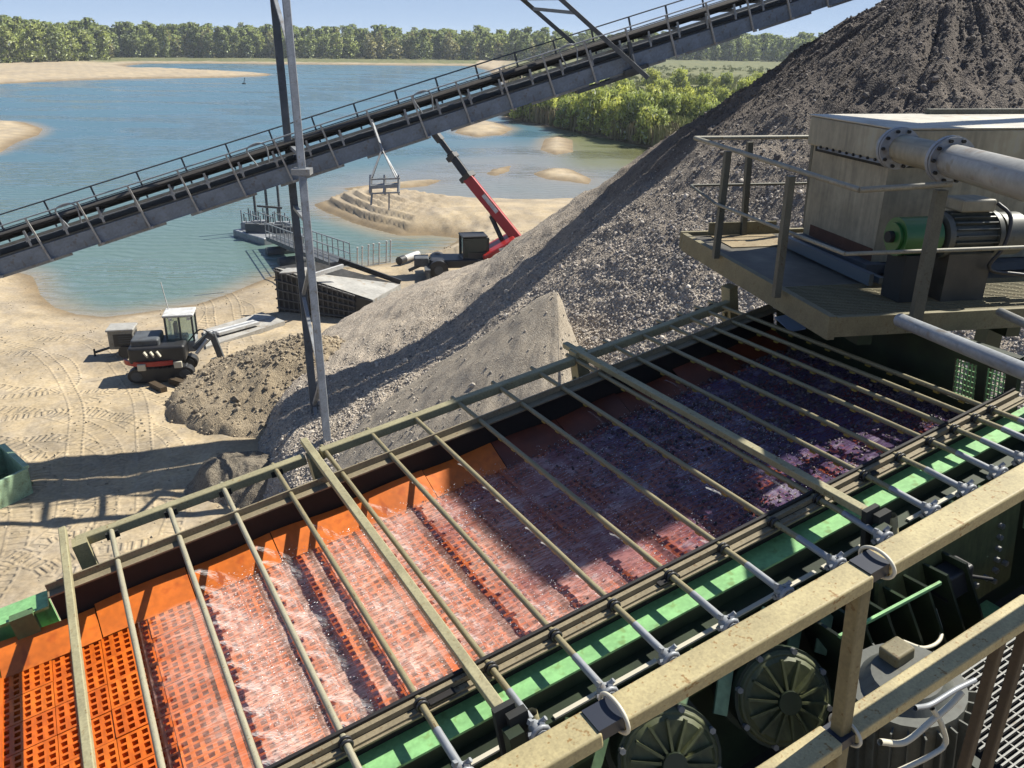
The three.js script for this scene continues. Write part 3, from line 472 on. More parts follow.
// feed box closing the upper end, with two mesh windows that look through to the sunlit gravel
{
  const o = screenThing('feed_box', 'dark green feed box with two mesh windows at the upper end of the screen', 'feed box');
  const x0 = 4.44, x1 = 4.50, W = [[[4.196, 0.178, 0.5], [4.196, 0.178, 0.5]]];
  const Y0 = -0.9, Y1 = 0.28, wins = [[0.20, 0.345, -0.15, 0.13], [0.42, 0.60, -0.19, 0.12]];
  const sh = new THREE.Shape(); sh.moveTo(0.115, Y0); sh.lineTo(2.45, Y0); sh.lineTo(2.45, Y1); sh.lineTo(0.115, Y1); sh.closePath();
  for (const [a, b, c, d] of wins) { const h = new THREE.Path(); h.moveTo(a, c); h.lineTo(a, d); h.lineTo(b, d); h.lineTo(b, c); h.closePath(); sh.holes.push(h); }
  part('wall', [new THREE.ExtrudeGeometry(sh, { depth: 0.05, bevelEnabled: false }).rotateY(-Math.PI / 2).translate(x1, 0, 0)], M.greenDark, o);
  for (const [a, b, c, d] of wins) { const g = []; for (let z = a + 0.012; z < b; z += 0.03) g.push(bb(x0 + 0.01, x0 + 0.018, c, d, z - 0.004, z + 0.004)); for (let y = c + 0.015; y < d; y += 0.045) g.push(bb(x0 + 0.019, x0 + 0.026, y - 0.004, y + 0.004, a, b)); part('window_mesh', g, M.green, o); }
  part('side_wall', [bb(x1, x1 + 1.3, Y0, Y1 - 0.05, 2.40, 2.45)], M.greenDark, o);
  part('feed_lip', [bar([x0 - 0.03, -0.20, 0.15], [x0 - 0.03, -0.20, 2.42], 0.05, 0.05)], M.greenDark, o);
  part('blue_flap', [bar([4.331, 0.02, 2.256], [4.206, 0.02, 1.938], 0.14, 0.012)], std(0.36, 0.46, 0.62, { roughness: 0.4 }), o);  // stands in for a sky reflection under the platform, put in as colour
}
// ------------------------------------------------------------------ spray rack
const rack = screenThing('spray_rack', 'beige spray rack of crosswise water pipes over the orange deck', 'spray rack');
{
  for (const [a, b] of [[-1.69, 0.0], [0.12, 2.46], [2.58, 4.2]]) part('back_rail', [bar([a, 0.025, 2.90 - 0.02 * a], [b, 0.025, 2.90 - 0.02 * b], 0.075, 0.075, V(0, 1, 0), 0.012)], M.rackBeige, rack);
  for (const [s, w, top] of [[-1.66, 0.10, 0.06], [0.06, 0.09, 0.05], [2.53, 0.12, 0.10], [4.27, 0.10, 0.17]]) part('post', [bb(s - w / 2, s + w / 2, -2.6, top, 2.82, 2.94), bb(s - w / 2 - 0.03, s + w / 2 + 0.03, -2.62, top - 0.25, 2.87, 2.89)], M.rackBeige, rack);
  for (const [s, t0] of [[-1.75, -0.3], [0.055, -0.27], [2.52, -0.28]]) part('cross_bar', [bar([s, 0.085, t0], [s, 0.085, 3.08], s < -1 ? 0.05 : 0.058, 0.052, V(0, 1, 0), 0.008)], M.rackBeige, rack);
  for (const s of [0.055, 2.52]) { const b = new THREE.Group(); b.name = 'bar_bracket'; rack.add(b); part('plate', [bb(s - 0.05, s + 0.06, -0.36, 0.13, -0.31, -0.275), bb(s + 0.0, s + 0.10, -0.20, 0.10, -0.36, -0.315)], M.dark, b); part('elbow', [hose([[s + 0.12, 0.05, -0.34], [s + 0.13, -0.1, -0.36], [s + 0.16, -0.2, -0.38]], 0.035)], M.rackBeige, b); }
  for (const s of [-1.75, 0.055, 2.52]) part('bar_post', [bb(s - 0.04, s + 0.04, -2.2, 0.05, -0.42, -0.34)], M.greenDark, rack);
}
const PIPES = [-1.45, -1.04, -0.64, -0.24, 0.16, 0.55, 0.93, 1.32, 1.71, 2.10, 2.47, 2.87, 3.19, 3.48, 3.72, 3.93, 4.10];
PIPES.forEach((s, i) => {
  const p = new THREE.Group(); p.name = 'spray_pipe'; rack.add(p);
  const m = i < 3 ? M.pipe : i < 9 ? M.pipeDull : M.pipeDull;
  part('tube', [cyl([s, 0.035, -0.15], [s, 0.035, 2.98], 0.0185, 10)], m, p);
  part('hose_end', [cyl([s, 0.035, -0.145], [s + 0.004, 0.02, -0.44], 0.021, 9)], M.galv, p);
  const v = []; v.push(cyl([s, 0.02, -0.39], [s, 0.02, -0.47], 0.034, 9)); for (let q = 0; q < 6; q++) v.push(bx(0.022, 0.022, 0.026, s + Math.cos(q) * 0.042, 0.02 + Math.sin(q) * 0.042, -0.395 - (q % 2) * 0.045, q, q * 0.7, 0)); v.push(ring([s, 0.02, -0.455], [0, 0, 1], 0.045, 0.012, 10), cyl([s + 0.02, 0.05, -0.42], [s + 0.05, 0.075, -0.43], 0.013, 6));
  part('valve', v, M.galv, p);
  part('clip', [ring([s, 0.03, 0.035], [0, 0, 1], 0.028, 0.009, 12), ring([s, 0.03, 0.062], [0, 0, 1], 0.028, 0.009, 12)], M.black, p);
  part('clip', [bx(0.09, 0.05, 0.07, s, 0.01, 2.90)], M.dark, p);
  if (i > 0) for (let t = 0.28; t < 2.3; t += 0.205) part('nozzle', [cyl([s, 0.02, t], [s + 0.004, 0.004, t], 0.010, 6), bx(0.018, 0.014, 0.045, s + 0.004, 0.006, t)], i > 2 ? M.yellow : M.pipe, p);
});
// ------------------------------------------------------------------ water and stones on the deck
{
  const streak = (n, m, fn) => { const d = new Uint8Array(n * m * 4); for (let y = 0; y < m; y++) for (let x = 0; x < n; x++) { const v = clamp(fn(x / n, y / m), 0, 1) * 255, o = (y * n + x) * 4; d[o] = d[o + 1] = d[o + 2] = v; d[o + 3] = 255; } const t = new THREE.DataTexture(d, n, m); t.magFilter = THREE.LinearFilter; t.needsUpdate = true; return t; };
  const L = 5.9, s0 = -1.46;
  // thin milky water running over the panels; denser just below each pipe, torn into streaks along the flow
  const film = streak(2048, 1024, (u, v) => {
    const s = s0 + u * L, t = v * 2.0; let ph = 9; for (const q of PIPES) if (s >= q - 0.03) ph = s - q;
    const ed = smooth(0, 0.10, v) * smooth(1, 0.95, v), fl = fbm(u * 130, v * 240, 3, 0, 71), pat = fbm(u * 17, v * 8, 4, 0, 73), lum = fbm(u * 60, v * 34, 3, 0, 75);
    const jet = 0.5 + 0.5 * Math.cos(2 * Math.PI * (t - 0.08) / 0.205), near = Math.exp(-Math.pow((ph - 0.14) / 0.12, 2));
    let a = 0.29 + 0.22 * smooth(0.35, 0.7, pat) + 0.07 * near * (0.4 + 0.6 * jet) - 0.13 * smooth(0.27, 0.36, ph) * smooth(0.42, 0.40, ph);
    a *= 0.62 + 0.75 * smooth(0.30, 0.75, fl) * (0.4 + lum);
    const first = smooth(-1.45, -1.0, s); a *= 0.35 + 0.65 * first; a *= 1 + 0.75 * smooth(0.5, 1.7, s);
    return ed * Math.min(0.86, a);
  });
  const tint = tex(512, (u, v) => { const s = s0 + u * L, n = fbm(u * 20, v * 9, 4, 0, 77); let c = mixc([1.0, 0.82, 0.74], [0.62, 0.42, 0.42], smooth(0.0, 1.7, s + 1.5 * (n - 0.5))); c = mixc(c, [0.36, 0.29, 0.42], smooth(1.4, 2.6, s + 0.9 * (n - 0.5))); return mixc(c, [0.9, 0.88, 0.88], 0.35 * smooth(0.6, 0.75, fbm(u * 45, v * 18, 3, 0, 79))); }, true, 256);  // upper end: slurry colour plus the deck shade, put in as purple
  const g = new THREE.PlaneGeometry(L, 2.0, 420, 160), p = g.attributes.position;
  for (let i = 0; i < p.count; i++) { const x = p.getX(i) + s0 + L / 2, z = -p.getY(i) + 1.2; p.setXYZ(i, x, -0.296 + 0.016 * fbm(x * 9, z * 18, 3, 0, 91) + 0.008 * fbm(x * 40, z * 60, 2, 0, 92), z); }
  const uv = g.attributes.uv; for (let i = 0; i < uv.count; i++) uv.setXY(i, (p.getX(i) - s0) / L, (p.getZ(i) - 0.2) / 2.0);
  depthToZ(g); g.computeVertexNormals();
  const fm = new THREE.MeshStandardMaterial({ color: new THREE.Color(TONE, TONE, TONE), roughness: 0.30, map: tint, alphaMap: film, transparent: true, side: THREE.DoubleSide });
  const o = new THREE.Mesh(g, fm); o.position.copy(SO); o.quaternion.copy(SQ);
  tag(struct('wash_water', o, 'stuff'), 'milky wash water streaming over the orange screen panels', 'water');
  // flat jets from the nozzles
  const jt = streak(256, 256, (u, v) => { const f = fbm(u * 34, v * 14, 4, 0, 63), e = Math.pow(Math.sin(Math.PI * clamp(u, 0, 1)), 0.6); return e * smooth(0.32, 0.72, f) * (0.40 * (1 - v) + 0.14 * v) * smooth(1, 0.75, v); });
  const geos = [];
  PIPES.forEach((s, i) => { if (i < 1 || i > 12) return; for (let t = 0.28; t < 2.3; t += 0.205) { if (i > 5 && rnd() < 0.12 * (i - 4)) continue;
    const n = 8, q = new THREE.PlaneGeometry(1, 1, n, n), a = q.attributes.position, Ln = rr(0.17, 0.26), W = rr(0.08, 0.12), dz = rr(-0.02, 0.02);
    for (let k = 0; k < a.count; k++) { const u = a.getX(k), v = a.getY(k) + 0.5, w = 0.012 + W * Math.pow(v, 0.8); a.setXYZ(k, s + 0.018 + Ln * v - 0.05 * (u * u * 4) * v, -0.062 - 0.218 * Math.pow(v, 1.2) + 0.01 * rnd(), t + dz * v + 2 * u * w); }
    const uvq = q.attributes.uv; for (let k = 0; k < uvq.count; k++) uvq.setXY(k, uvq.getX(k), 1 - uvq.getY(k)); for (let k = 0; k < uvq.count; k++) uvq.setY(k, 1 - uvq.getY(k));
    depthToZ(q); q.computeVertexNormals(); geos.push(q); } });
  const j = new THREE.Mesh(mergeGeometries(geos), new THREE.MeshStandardMaterial({ color: new THREE.Color(0.68, 0.68, 0.68), roughness: 0.5, alphaMap: jt, transparent: true, side: THREE.DoubleSide }));
  j.position.copy(SO); j.quaternion.copy(SQ); tag(struct('water_jets', j, 'stuff'), 'white fan shaped water jets falling from the spray pipes', 'water jets');
  // spray droplets bouncing off the panels
  const nD = 9000, dr = new THREE.InstancedMesh(new THREE.IcosahedronGeometry(1, 0), std(0.85, 0.85, 0.86, { roughness: 0.25 }), nD), q = new THREE.Object3D(); _s = 777;
  for (let i = 0; i < nD; i++) { const pI = 1 + Math.floor(Math.pow(rnd(), 1.3) * 11), s = PIPES[pI] + 0.03 + 0.36 * Math.pow(rnd(), 0.8), t = rr(0.22, 2.2), r = Math.exp(rr(-1, 0.35)) * 0.002; q.position.set(s, -0.27 + 0.07 * Math.pow(rnd(), 3), -t); q.scale.set(r * rr(1, 3), r * 0.8, r); q.rotation.set(0, rr(-0.5, 0.5), 0); q.updateMatrix(); dr.setMatrixAt(i, q.matrix); }
  dr.position.copy(SO); dr.quaternion.copy(SQ); tag(struct('water_droplets', dr, 'stuff'), 'fine white water droplets splashing off the screen deck', 'droplets');
  // wet stones riding down the deck, thick at the upper end
  const nS = 22000, st = new THREE.InstancedMesh(rock(1, 44, 1), std(1, 1, 1, { roughness: 0.5 }), nS), c = new THREE.Color(); let k = 0;
  for (let i = 0; i < nS * 3 && k < nS; i++) {
    const s = rr(-0.9, 4.4), t = rr(0.2, 2.22); const den = 0.16 * Math.pow(smooth(-0.6, 3.2, s), 2.2), pat = fbm(s * 1.6, t * 2.4, 3, 0, 95); if (rnd() > den * (0.25 + 1.5 * smooth(0.35, 0.62, pat)) + 0.12 * smooth(2.4, 3.6, s)) continue;
    const r = Math.exp(rr(-0.7, 0.5)) * (s < 0.9 ? 0.006 : s < 2 ? 0.0075 : 0.0095); q.position.set(s, -0.296 + r * 0.4 + (s > 1.6 ? rr(0, 0.012) : 0), -t); q.rotation.set(rnd() * 6, rnd() * 6, rnd() * 6); q.scale.set(r, r, r); q.updateMatrix(); st.setMatrixAt(k, q.matrix);
    const v = rr(0.5, 1.5), w = rnd(); c.setRGB(...(w < 0.55 ? [0.075, 0.045, 0.05] : w < 0.85 ? [0.14, 0.075, 0.065] : [0.20, 0.17, 0.17]).map((x) => x * v)); st.setColorAt(k, c); k++;
  }
  st.count = k; st.position.copy(SO); st.quaternion.copy(SQ); tag(struct('wet_stones', st, 'stuff'), 'wet dark purple stones travelling down the screen deck', 'stones');
}

// ------------------------------------------------------------------ foreground guard rail and walkway
{
  const o = screenThing('guard_rail', 'cream painted box section guard rail with dark clamped joints in the foreground', 'guard rail');
  const t = -2.13, rail = (h, a, b) => part('rail', [bar([a, h, t], [b, h, t], 0.069, 0.036, V(0, 1, 0), 0.006)], M.beige, o);
  rail(2.012, -1.2, -0.425); rail(2.012, -0.375, 0.262); rail(2.012, 0.312, 1.9);
  rail(1.56, -1.2, 0.19); rail(1.56, 0.235, 0.93);
  for (const [s, h] of [[-0.40, 2.02], [0.287, 2.02], [0.212, 1.56]]) {
    part('joint_sleeve', [bar([s - 0.03, h, t], [s + 0.03, h, t], 0.058, 0.028)], M.rubberNavy, o);
    const k = 0.046, lp = []; for (let i = 0; i <= 20; i++) { const a = i / 20 * Math.PI * 2; lp.push([s + 0.022 + 0.004 * Math.sin(a), h + Math.sin(a) * 0.029, t + Math.cos(a) * 0.045]); }
    part('clamp_ring', [hose(lp, 0.0042, 40)], M.cream, o);
  }
  part('post', [bar([0.262, 1.997, t], [0.13, 0.7, t], 0.036, 0.036, V(1, 0, 0), 0.006)], M.railPost, o);
  for (const [a, b] of [[0.862, 0.66], [0.985, 0.79]]) part('post', [bar([a, 1.53, t + 0.03], [b, 0.12, t + 0.06], 0.028, 0.032, V(1, 0, 0), 0.006)], M.brown, o);
}
{
  const o = screenThing('walkway', 'dark steel grating walkway beside the screen below the guard rail', 'walkway');
  const bars = []; for (let z = -2.35; z < -0.85; z += 0.03) bars.push(bb(2.15, 5.0, -0.64, -0.62, z - 0.005, z + 0.005)); part('grating', bars, M.steelGrey, o);
  part('cross_rod', Array.from({ length: 30 }, (_, i) => bb(2.2 + i * 0.096, 2.207 + i * 0.096, -0.634, -0.624, -2.35, -0.86)), M.steelGrey, o);
  part('floor_beam', [bb(2.1, 5.0, -0.80, -0.645, -0.90, -0.84), bb(-3, 5.0, -0.80, -0.645, -2.42, -2.36), bb(2.06, 2.12, -0.78, -0.645, -2.36, -0.90)], M.greenDark, o);
  part('pit_floor', [bb(-3.4, 5.4, -1.8, -1.75, -2.6, 0.08)], M.dark, o);
  part('pit_wall', [bb(5.0, 5.04, -1.75, 0.5, -2.6, 0.05)], M.greenDark, o);
  const cols = []; for (const s of [-2.5, 1, 4.3]) for (const z of [-2.3, 0.0, 2.9]) { const a = V(s, -1.8, -z), top = a.clone().applyQuaternion(SQ).add(SO), foot = V(top.x, -0.3, top.z), inv = SQ.clone().invert(); foot.sub(SO).applyQuaternion(inv); a.z *= -1; foot.z *= -1; cols.push(bar(a, foot, 0.2, 0.2, V(0, 0, 1))); }
  part('column', cols.slice(0, 1), M.greenDark, o); for (const c of cols.slice(1)) part('column', [c], M.greenDark, o);
}
{ // finned drive motor standing below the lower rail
  const o = screenThing('drive_motor', 'grey finned drive motor with looping white hoses below the lower guard rail', 'motor');
  const c = [1.72, -0.25, -1.2], R = 0.26; part('housing', [cyl([c[0], -0.85, c[2]], [c[0], 0.0, c[2]], R, 26), cyl([c[0], 0.0, c[2]], [c[0], 0.06, c[2]], R * 0.8, 26, R * 0.6)], M.motorGrey, o);
  for (let i = 0; i < 26; i++) { const a = i / 26 * 6.283; part('fin', [bx(0.05, 0.78, 0.008, R + 0.015, 0, 0).rotateY(a).translate(c[0], -0.42, c[2])], M.motorGrey, o); }
  part('terminal_box', [rb(0.13, 0.08, 0.11, 0.015, c[0] + 0.05, 0.08, c[2] + 0.10)], M.railPost, o);
  part('hose', [hose([[1.177, 0.266, -1.5], [1.331, 0.16, -1.5], [1.481, 0.176, -1.5], [1.603, 0.196, -1.5], [1.676, 0.226, -1.5]], 0.014)], M.cream, o);
  part('hose', [hose([[1.485, 0.256, -1.5], [1.564, 0.102, -1.5], [1.601, -0.046, -1.5], [1.506, -0.047, -1.5], [1.346, -0.008, -1.5], [1.254, 0.016, -1.5]], 0.012)], M.cream, o);
  part('cable', [hose([[1.756, 0.246, -1.5], [1.626, 0.27, -1.5], [1.47, 0.283, -1.5], [1.375, 0.328, -1.5]], 0.012)], M.galv, o);
  const clods = []; for (const [x, y] of [[912, 712], [945, 685], [968, 668], [890, 722]]) { const p = [[x, y]]; clods.push(p); }
  part('support', [bb(c[0] - 0.25, c[0] + 0.25, -1.75, -0.86, c[2] - 0.25, c[2] + 0.25)], M.greenDark, o);
}
{ // added sunshade box above the right half of the screen, out of the picture; it keeps the sun off the deck there
  const o = screenThing('added_sunshade', 'added steel sunshade box on a tall column high above the right half of the screen', 'sunshade');
  const c = [9.15, 4.9, 2.25];
  part('housing', [bb(c[0] - 0.75, c[0] + 0.85, c[1], c[1] + 0.9, c[2] - 1.0, c[2] + 1.5)], M.hopper, o);
  part('roof', [bb(c[0] - 0.85, c[0] + 0.95, c[1] + 0.902, c[1] + 0.96, c[2] - 1.1, c[2] + 1.6)], M.galvBlue, o);
  for (let i = 0; i < 6; i++) part('shade_slat', [bb(c[0] - 0.95 - i * 0.2, c[0] - 0.86 + i * 0.012 - i * 0.2, c[1] + 0.0, c[1] + 0.07, c[2] - 1.0, c[2] + 1.5)], M.galvBlue, o);  // slats added to thin out the edge of the shadow
  part('arm', [bb(c[0] + 0.85, c[0] + 2.6, c[1] + 0.3, c[1] + 0.6, c[2] - 0.2, c[2] + 0.1)], M.galvBlue, o);
  part('column', [bb(c[0] + 2.6, c[0] + 2.85, -10.5, c[1] + 0.6, c[2] - 0.2, c[2] + 0.1)], M.galvBlue, o);
}
inScreen = false;
// ------------------------------------------------------------------ hopper platform (local x along its right edge, z towards the viewer)
const PQ = new THREE.Quaternion().setFromAxisAngle(V(0, 1, 0), 11 * Math.PI / 180), PK = V(2.38, 10.10, -6.13);
function platThing(name, label, cat) { const o = thing(name, label, cat, null, PK); o.quaternion.copy(PQ); return o; }
{
  const o = platThing('platform', 'steel service platform with tube handrail carrying the hopper beside the heap', 'platform');
  part('edge_beam', [bb(-0.04, 0.02, -0.16, 0.02, -2.96, 0.02)], M.platBeam, o);
  part('edge_beam', [bb(0.021, 4.2, -0.14, 0.012, -0.03, 0.02)], M.platBeam, o);
  part('edge_beam', [bb(-0.04, 4.2, -0.14, 0.03, -3.02, -2.965)], M.platBeam, o);
  part('floor_plate', [bb(0.022, 4.2, -0.05, -0.01, -2.96, -0.9)], M.plate, o);
  const gr = []; for (let z = -0.88; z < -0.04; z += 0.04) gr.push(bb(0.022, 4.2, -0.03, 0.0, z - 0.007, z + 0.007)); part('floor_grating', gr, M.platBeam, o);
  part('grating_rod', Array.from({ length: 40 }, (_, i) => bb(0.06 + i * 0.1, 0.068 + i * 0.1, -0.02, -0.004, -0.89, -0.04)), M.platBeam, o);
  part('deck_sheet', [bb(0.25, 0.95, -0.008, 0.0, -2.9, -2.35)], std(0.32, 0.25, 0.14, { map: rep(T.rust, 1) }), o);
  part('under_beam', [bb(0.3, 0.42, -0.26, -0.15, -2.9, -0.1), bb(1.6, 1.72, -0.26, -0.15, -2.9, -0.1), bb(0.43, 4.2, -0.28, -0.141, -0.6, -0.5)], M.greenDark, o);
  const R = 0.021, top = 1.02, cy = (a, b, m = M.rail, r = R) => part('rail', [cyl(a, b, r, 10)], m, o);
  const c0 = [0.005, 0.992, -2.95], c1 = [0.064, 0.939, -0.02], c2 = [0.647, 0.999, 0.16];
  cy(c0, c1); cy(c1, c2); cy(c0, [c0[0] + 1.5, c0[1], c0[2]]);
  const m0 = [-0.123, 0.497, -2], m1 = [0.026, 0.482, -0.02], m2 = [1.342, 0.533, 0.16], m3 = [1.645, 0.531, 0.16];
  cy(m0, m1, M.rail, 0.015); cy(m1, m3, M.rail, 0.015); cy([c0[0], m0[1] + 0.02, c0[2]], [c0[0] + 1.5, m0[1] + 0.02, c0[2]], M.railDark, 0.014); cy([c0[0], m0[1] + 0.02, c0[2]], m0, M.railDark, 0.015);
  const post = (p, q) => part('post', [bar(p, q, 0.055, 0.055, V(1, 0, 0)), ], M.railDark, o);
  post([-0.066, 0.978, -1.98], [-0.083, -0.011, -1.98]); post([-0.119, 0.944, -0.68], [-0.113, -0.023, -0.68]); part('post', [bar([0.57, 0.959, 0.16], [0.568, -0.004, 0.16], 0.05, 0.085, V(1, 0, 0))], M.railDark, o);
  post([0.583, 0.953, -2.9], [0.621, -0.015, -2.9]); post([1.302, 0.967, -2.9], [1.338, 0.051, -2.9]);
  part('toe_plate', [bb(0.24, 1.0, 0.005, 0.13, -2.94, -2.92)], M.platBeam, o);
  // stays from the platform down to the right
  const f = [[0.364, 0.054, 0.265], [0.186, 0.206, 1.814]]; part('stay_tube', [cyl(f[0], f[1], 0.05, 14)], M.galv, o);
  const f2 = [[0.927, 0.174, 0.545], [0.784, 0.216, 1.158]]; part('stay_tube', [cyl(f2[0], f2[1], 0.03, 12)], M.steelGrey, o);
  const L = []; for (const [x, z] of [[2.2, -2.8], [3.8, -2.8], [3.8, -0.3]]) part('leg', [bb(x - 0.1, x + 0.1, -10.2, -0.15, z - 0.1, z + 0.1)], M.greenDark, o);
}
{
  const o = platThing('hopper', 'weathered grey steel hopper with flat lid toned as sunlit on the platform', 'hopper');
  const X0 = 1.06, Z1 = -1.22, Z0 = -2.5, X1 = 4.2;
  // body slightly narrower at the foot
  const body = new THREE.BoxGeometry(X1 - X0, 0.88, Z1 - Z0, 1, 1, 1); { const p = body.attributes.position; for (let i = 0; i < p.count; i++) if (p.getY(i) < 0) { p.setZ(i, p.getZ(i) * 0.97); } body.computeVertexNormals(); }
  part('body', [body.translate((X0 + X1) / 2 + 0.03, 0.52, (Z0 + Z1) / 2 - 0.03)], M.hopper, o);
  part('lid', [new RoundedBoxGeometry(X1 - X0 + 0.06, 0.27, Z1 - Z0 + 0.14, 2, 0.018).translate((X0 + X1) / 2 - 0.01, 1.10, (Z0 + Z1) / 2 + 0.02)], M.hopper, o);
  part('lid_top', [rb(X1 - X0 + 0.075, 0.016, Z1 - Z0 + 0.155, 0.006, (X0 + X1) / 2 - 0.01, 1.244, (Z0 + Z1) / 2 + 0.02)], M.hopperTopLit, o);  // lighter copy of the hopper colour; sun on the lid put into it
  part('lid_gap', [bb(X0 + 0.02, X0 + 0.028, 0.91, 0.966, Z0 + 0.02, Z1 - 0.04), bb(X0 + 0.04, X1, 0.91, 0.966, Z1 - 0.029, Z1 - 0.02)], M.dark, o);
  part('seal_strip', [bb(X0 - 0.035, X0 - 0.012, 0.945, 0.992, Z0 + 0.15, Z1 - 0.05)], M.galvBlue, o);
  for (let i = 0; i < 9; i++) part('bolt', [cyl([X0 - 0.036, 0.968, Z0 + 0.22 + i * 0.115], [X0 - 0.05, 0.968, Z0 + 0.22 + i * 0.115], 0.014, 6)], M.dark, o);
  part('base_frame', [bb(X0 - 0.08, X0 + 0.10, 0.0, 0.085, Z0, Z1 + 0.05), bb(X0 + 0.101, X1, 0.0, 0.07, Z1 - 0.08, Z1 + 0.10)], M.galvDark, o);
  part('base_rail', [bar([X0 - 0.28, 0.06, Z0 + 0.1], [X0 - 0.28, 0.06, Z1 + 0.45], 0.04, 0.1), bar([X0 - 0.18, 0.05, Z0 + 0.1], [X0 - 0.18, 0.05, Z1 + 0.45], 0.05, 0.05)], std(0.10, 0.13, 0.15, { roughness: 0.5 }), o);
  part('rust_band', [bb(X0 + 0.022, X0 + 0.029, 0.09, 0.20, Z0 + 0.12, Z1 - 0.06)], std(0.11, 0.05, 0.03, { map: rep(T.rust, 2), roughness: 0.9 }), o);
  part('rear_ridge', [bb(X0 + 1.2, X1, 1.253, 1.30, Z0 - 0.05, Z0 + 0.03)], M.railDark, o);
}
{
  const o = platThing('air_duct', 'grey flanged pipe leaving the front of the hopper towards the right', 'pipe');
  const a = vv([0.859, 1.127, -0.9]), b = vv([0.751, 1.134, -0.046]), c = vv([0.28, 1.162, 1.772]), d = c.clone().sub(a).normalize();
  part('pipe', [cyl(a.clone().addScaledVector(d, -0.1), b, 0.108, 24)], M.hopper, o); part('pipe', [cyl(b, c, 0.114, 24)], std(0.40, 0.39, 0.35, { map: rep(T.wear, 0.8), roughness: 0.42 }), o);
  const fl = (p, R) => { part('flange', [cyl(p.clone().addScaledVector(d, -0.022), p.clone().addScaledVector(d, 0.022), R, 28), cyl(p.clone().addScaledVector(d, 0.026), p.clone().addScaledVector(d, 0.05), R * 0.96, 28)], M.galv, o);
    const n1 = d.clone().cross(V(0, 1, 0)).normalize(), n2 = n1.clone().cross(d); for (let i = 0; i < 10; i++) { const q = p.clone().addScaledVector(n1, Math.cos(i / 10 * 6.283) * R * 0.84).addScaledVector(n2, Math.sin(i / 10 * 6.283) * R * 0.84); part('bolt', [cyl(q.clone().addScaledVector(d, -0.045), q.clone().addScaledVector(d, 0.075), 0.014, 6)], M.dark, o); } };
  fl(a.clone().addScaledVector(d, 0.10), 0.165); fl(b, 0.17);
}
{
  const o = platThing('hopper_motor', 'electric motor with cooling fins and bright green coupling guard on the platform', 'motor');
  const q = [0.854, 0.503, -0.427], y = q[1], z = q[2];
  part('coupling_guard', [cyl([q[0] - 0.16, y, z], [q[0] + 0.16, y, z], 0.15, 26), cyl([q[0] - 0.165, y, z], [q[0] - 0.19, y, z], 0.11, 20)], M.motorGreen, o);
  part('shaft', [cyl([q[0] - 0.23, y, z], [q[0] + 0.4, y, z], 0.045, 14)], M.dark, o);
  const x0 = q[0] + 0.24, x1 = q[0] + 0.62; part('body', [cyl([x0, y, z], [x1, y, z], 0.15, 26), cyl([x1, y, z], [x1 + 0.04, y, z], 0.19, 26), cyl([x1 + 0.08, y, z], [x1 + 0.26, y, z], 0.17, 26), cyl([x0 - 0.05, y, z], [x0, y, z], 0.18, 26)], M.motorGrey, o);
  for (let i = 0; i < 22; i++) { const a = i / 22 * 6.283; part('fin', [bx(x1 - x0 - 0.02, 0.05, 0.009, 0, 0.165, 0).rotateX(a).translate((x0 + x1) / 2, y, z)], M.motorGrey, o); }
  part('terminal_box', [rb(0.30, 0.10, 0.24, 0.02, (x0 + x1) / 2 + 0.02, y + 0.24, z - 0.02)], M.hopper, o);
  part('cable', [hose([[x1 - 0.02, y + 0.26, z + 0.1], [x1 + 0.03, y + 0.18, z + 0.2], [x1, y - 0.05, z + 0.24], [x1 - 0.06, y - 0.22, z + 0.2], [x1 + 0.3, y - 0.3, z + 0.2]], 0.016)], M.black, o);
  part('foot', [bb(x0, x1, 0.0, y - 0.12, z - 0.14, z + 0.14)], M.plate, o);
  part('guard_foot', [bb(q[0] - 0.12, q[0] + 0.12, 0.0, y - 0.13, z - 0.12, z + 0.12)], M.dark, o);
  part('junction', [rb(0.16, 0.14, 0.12, 0.02, x1 + 0.5, y - 0.02, z), cyl([x1 + 0.1, y + 0.06, z + 0.12], [x1 + 1.2, y + 0.12, z + 0.12], 0.022, 8), cyl([x1 + 0.55, y - 0.02, z + 0.05], [x1 + 1.3, y - 0.02, z + 0.05], 0.045, 10)], M.hopper, o);
}

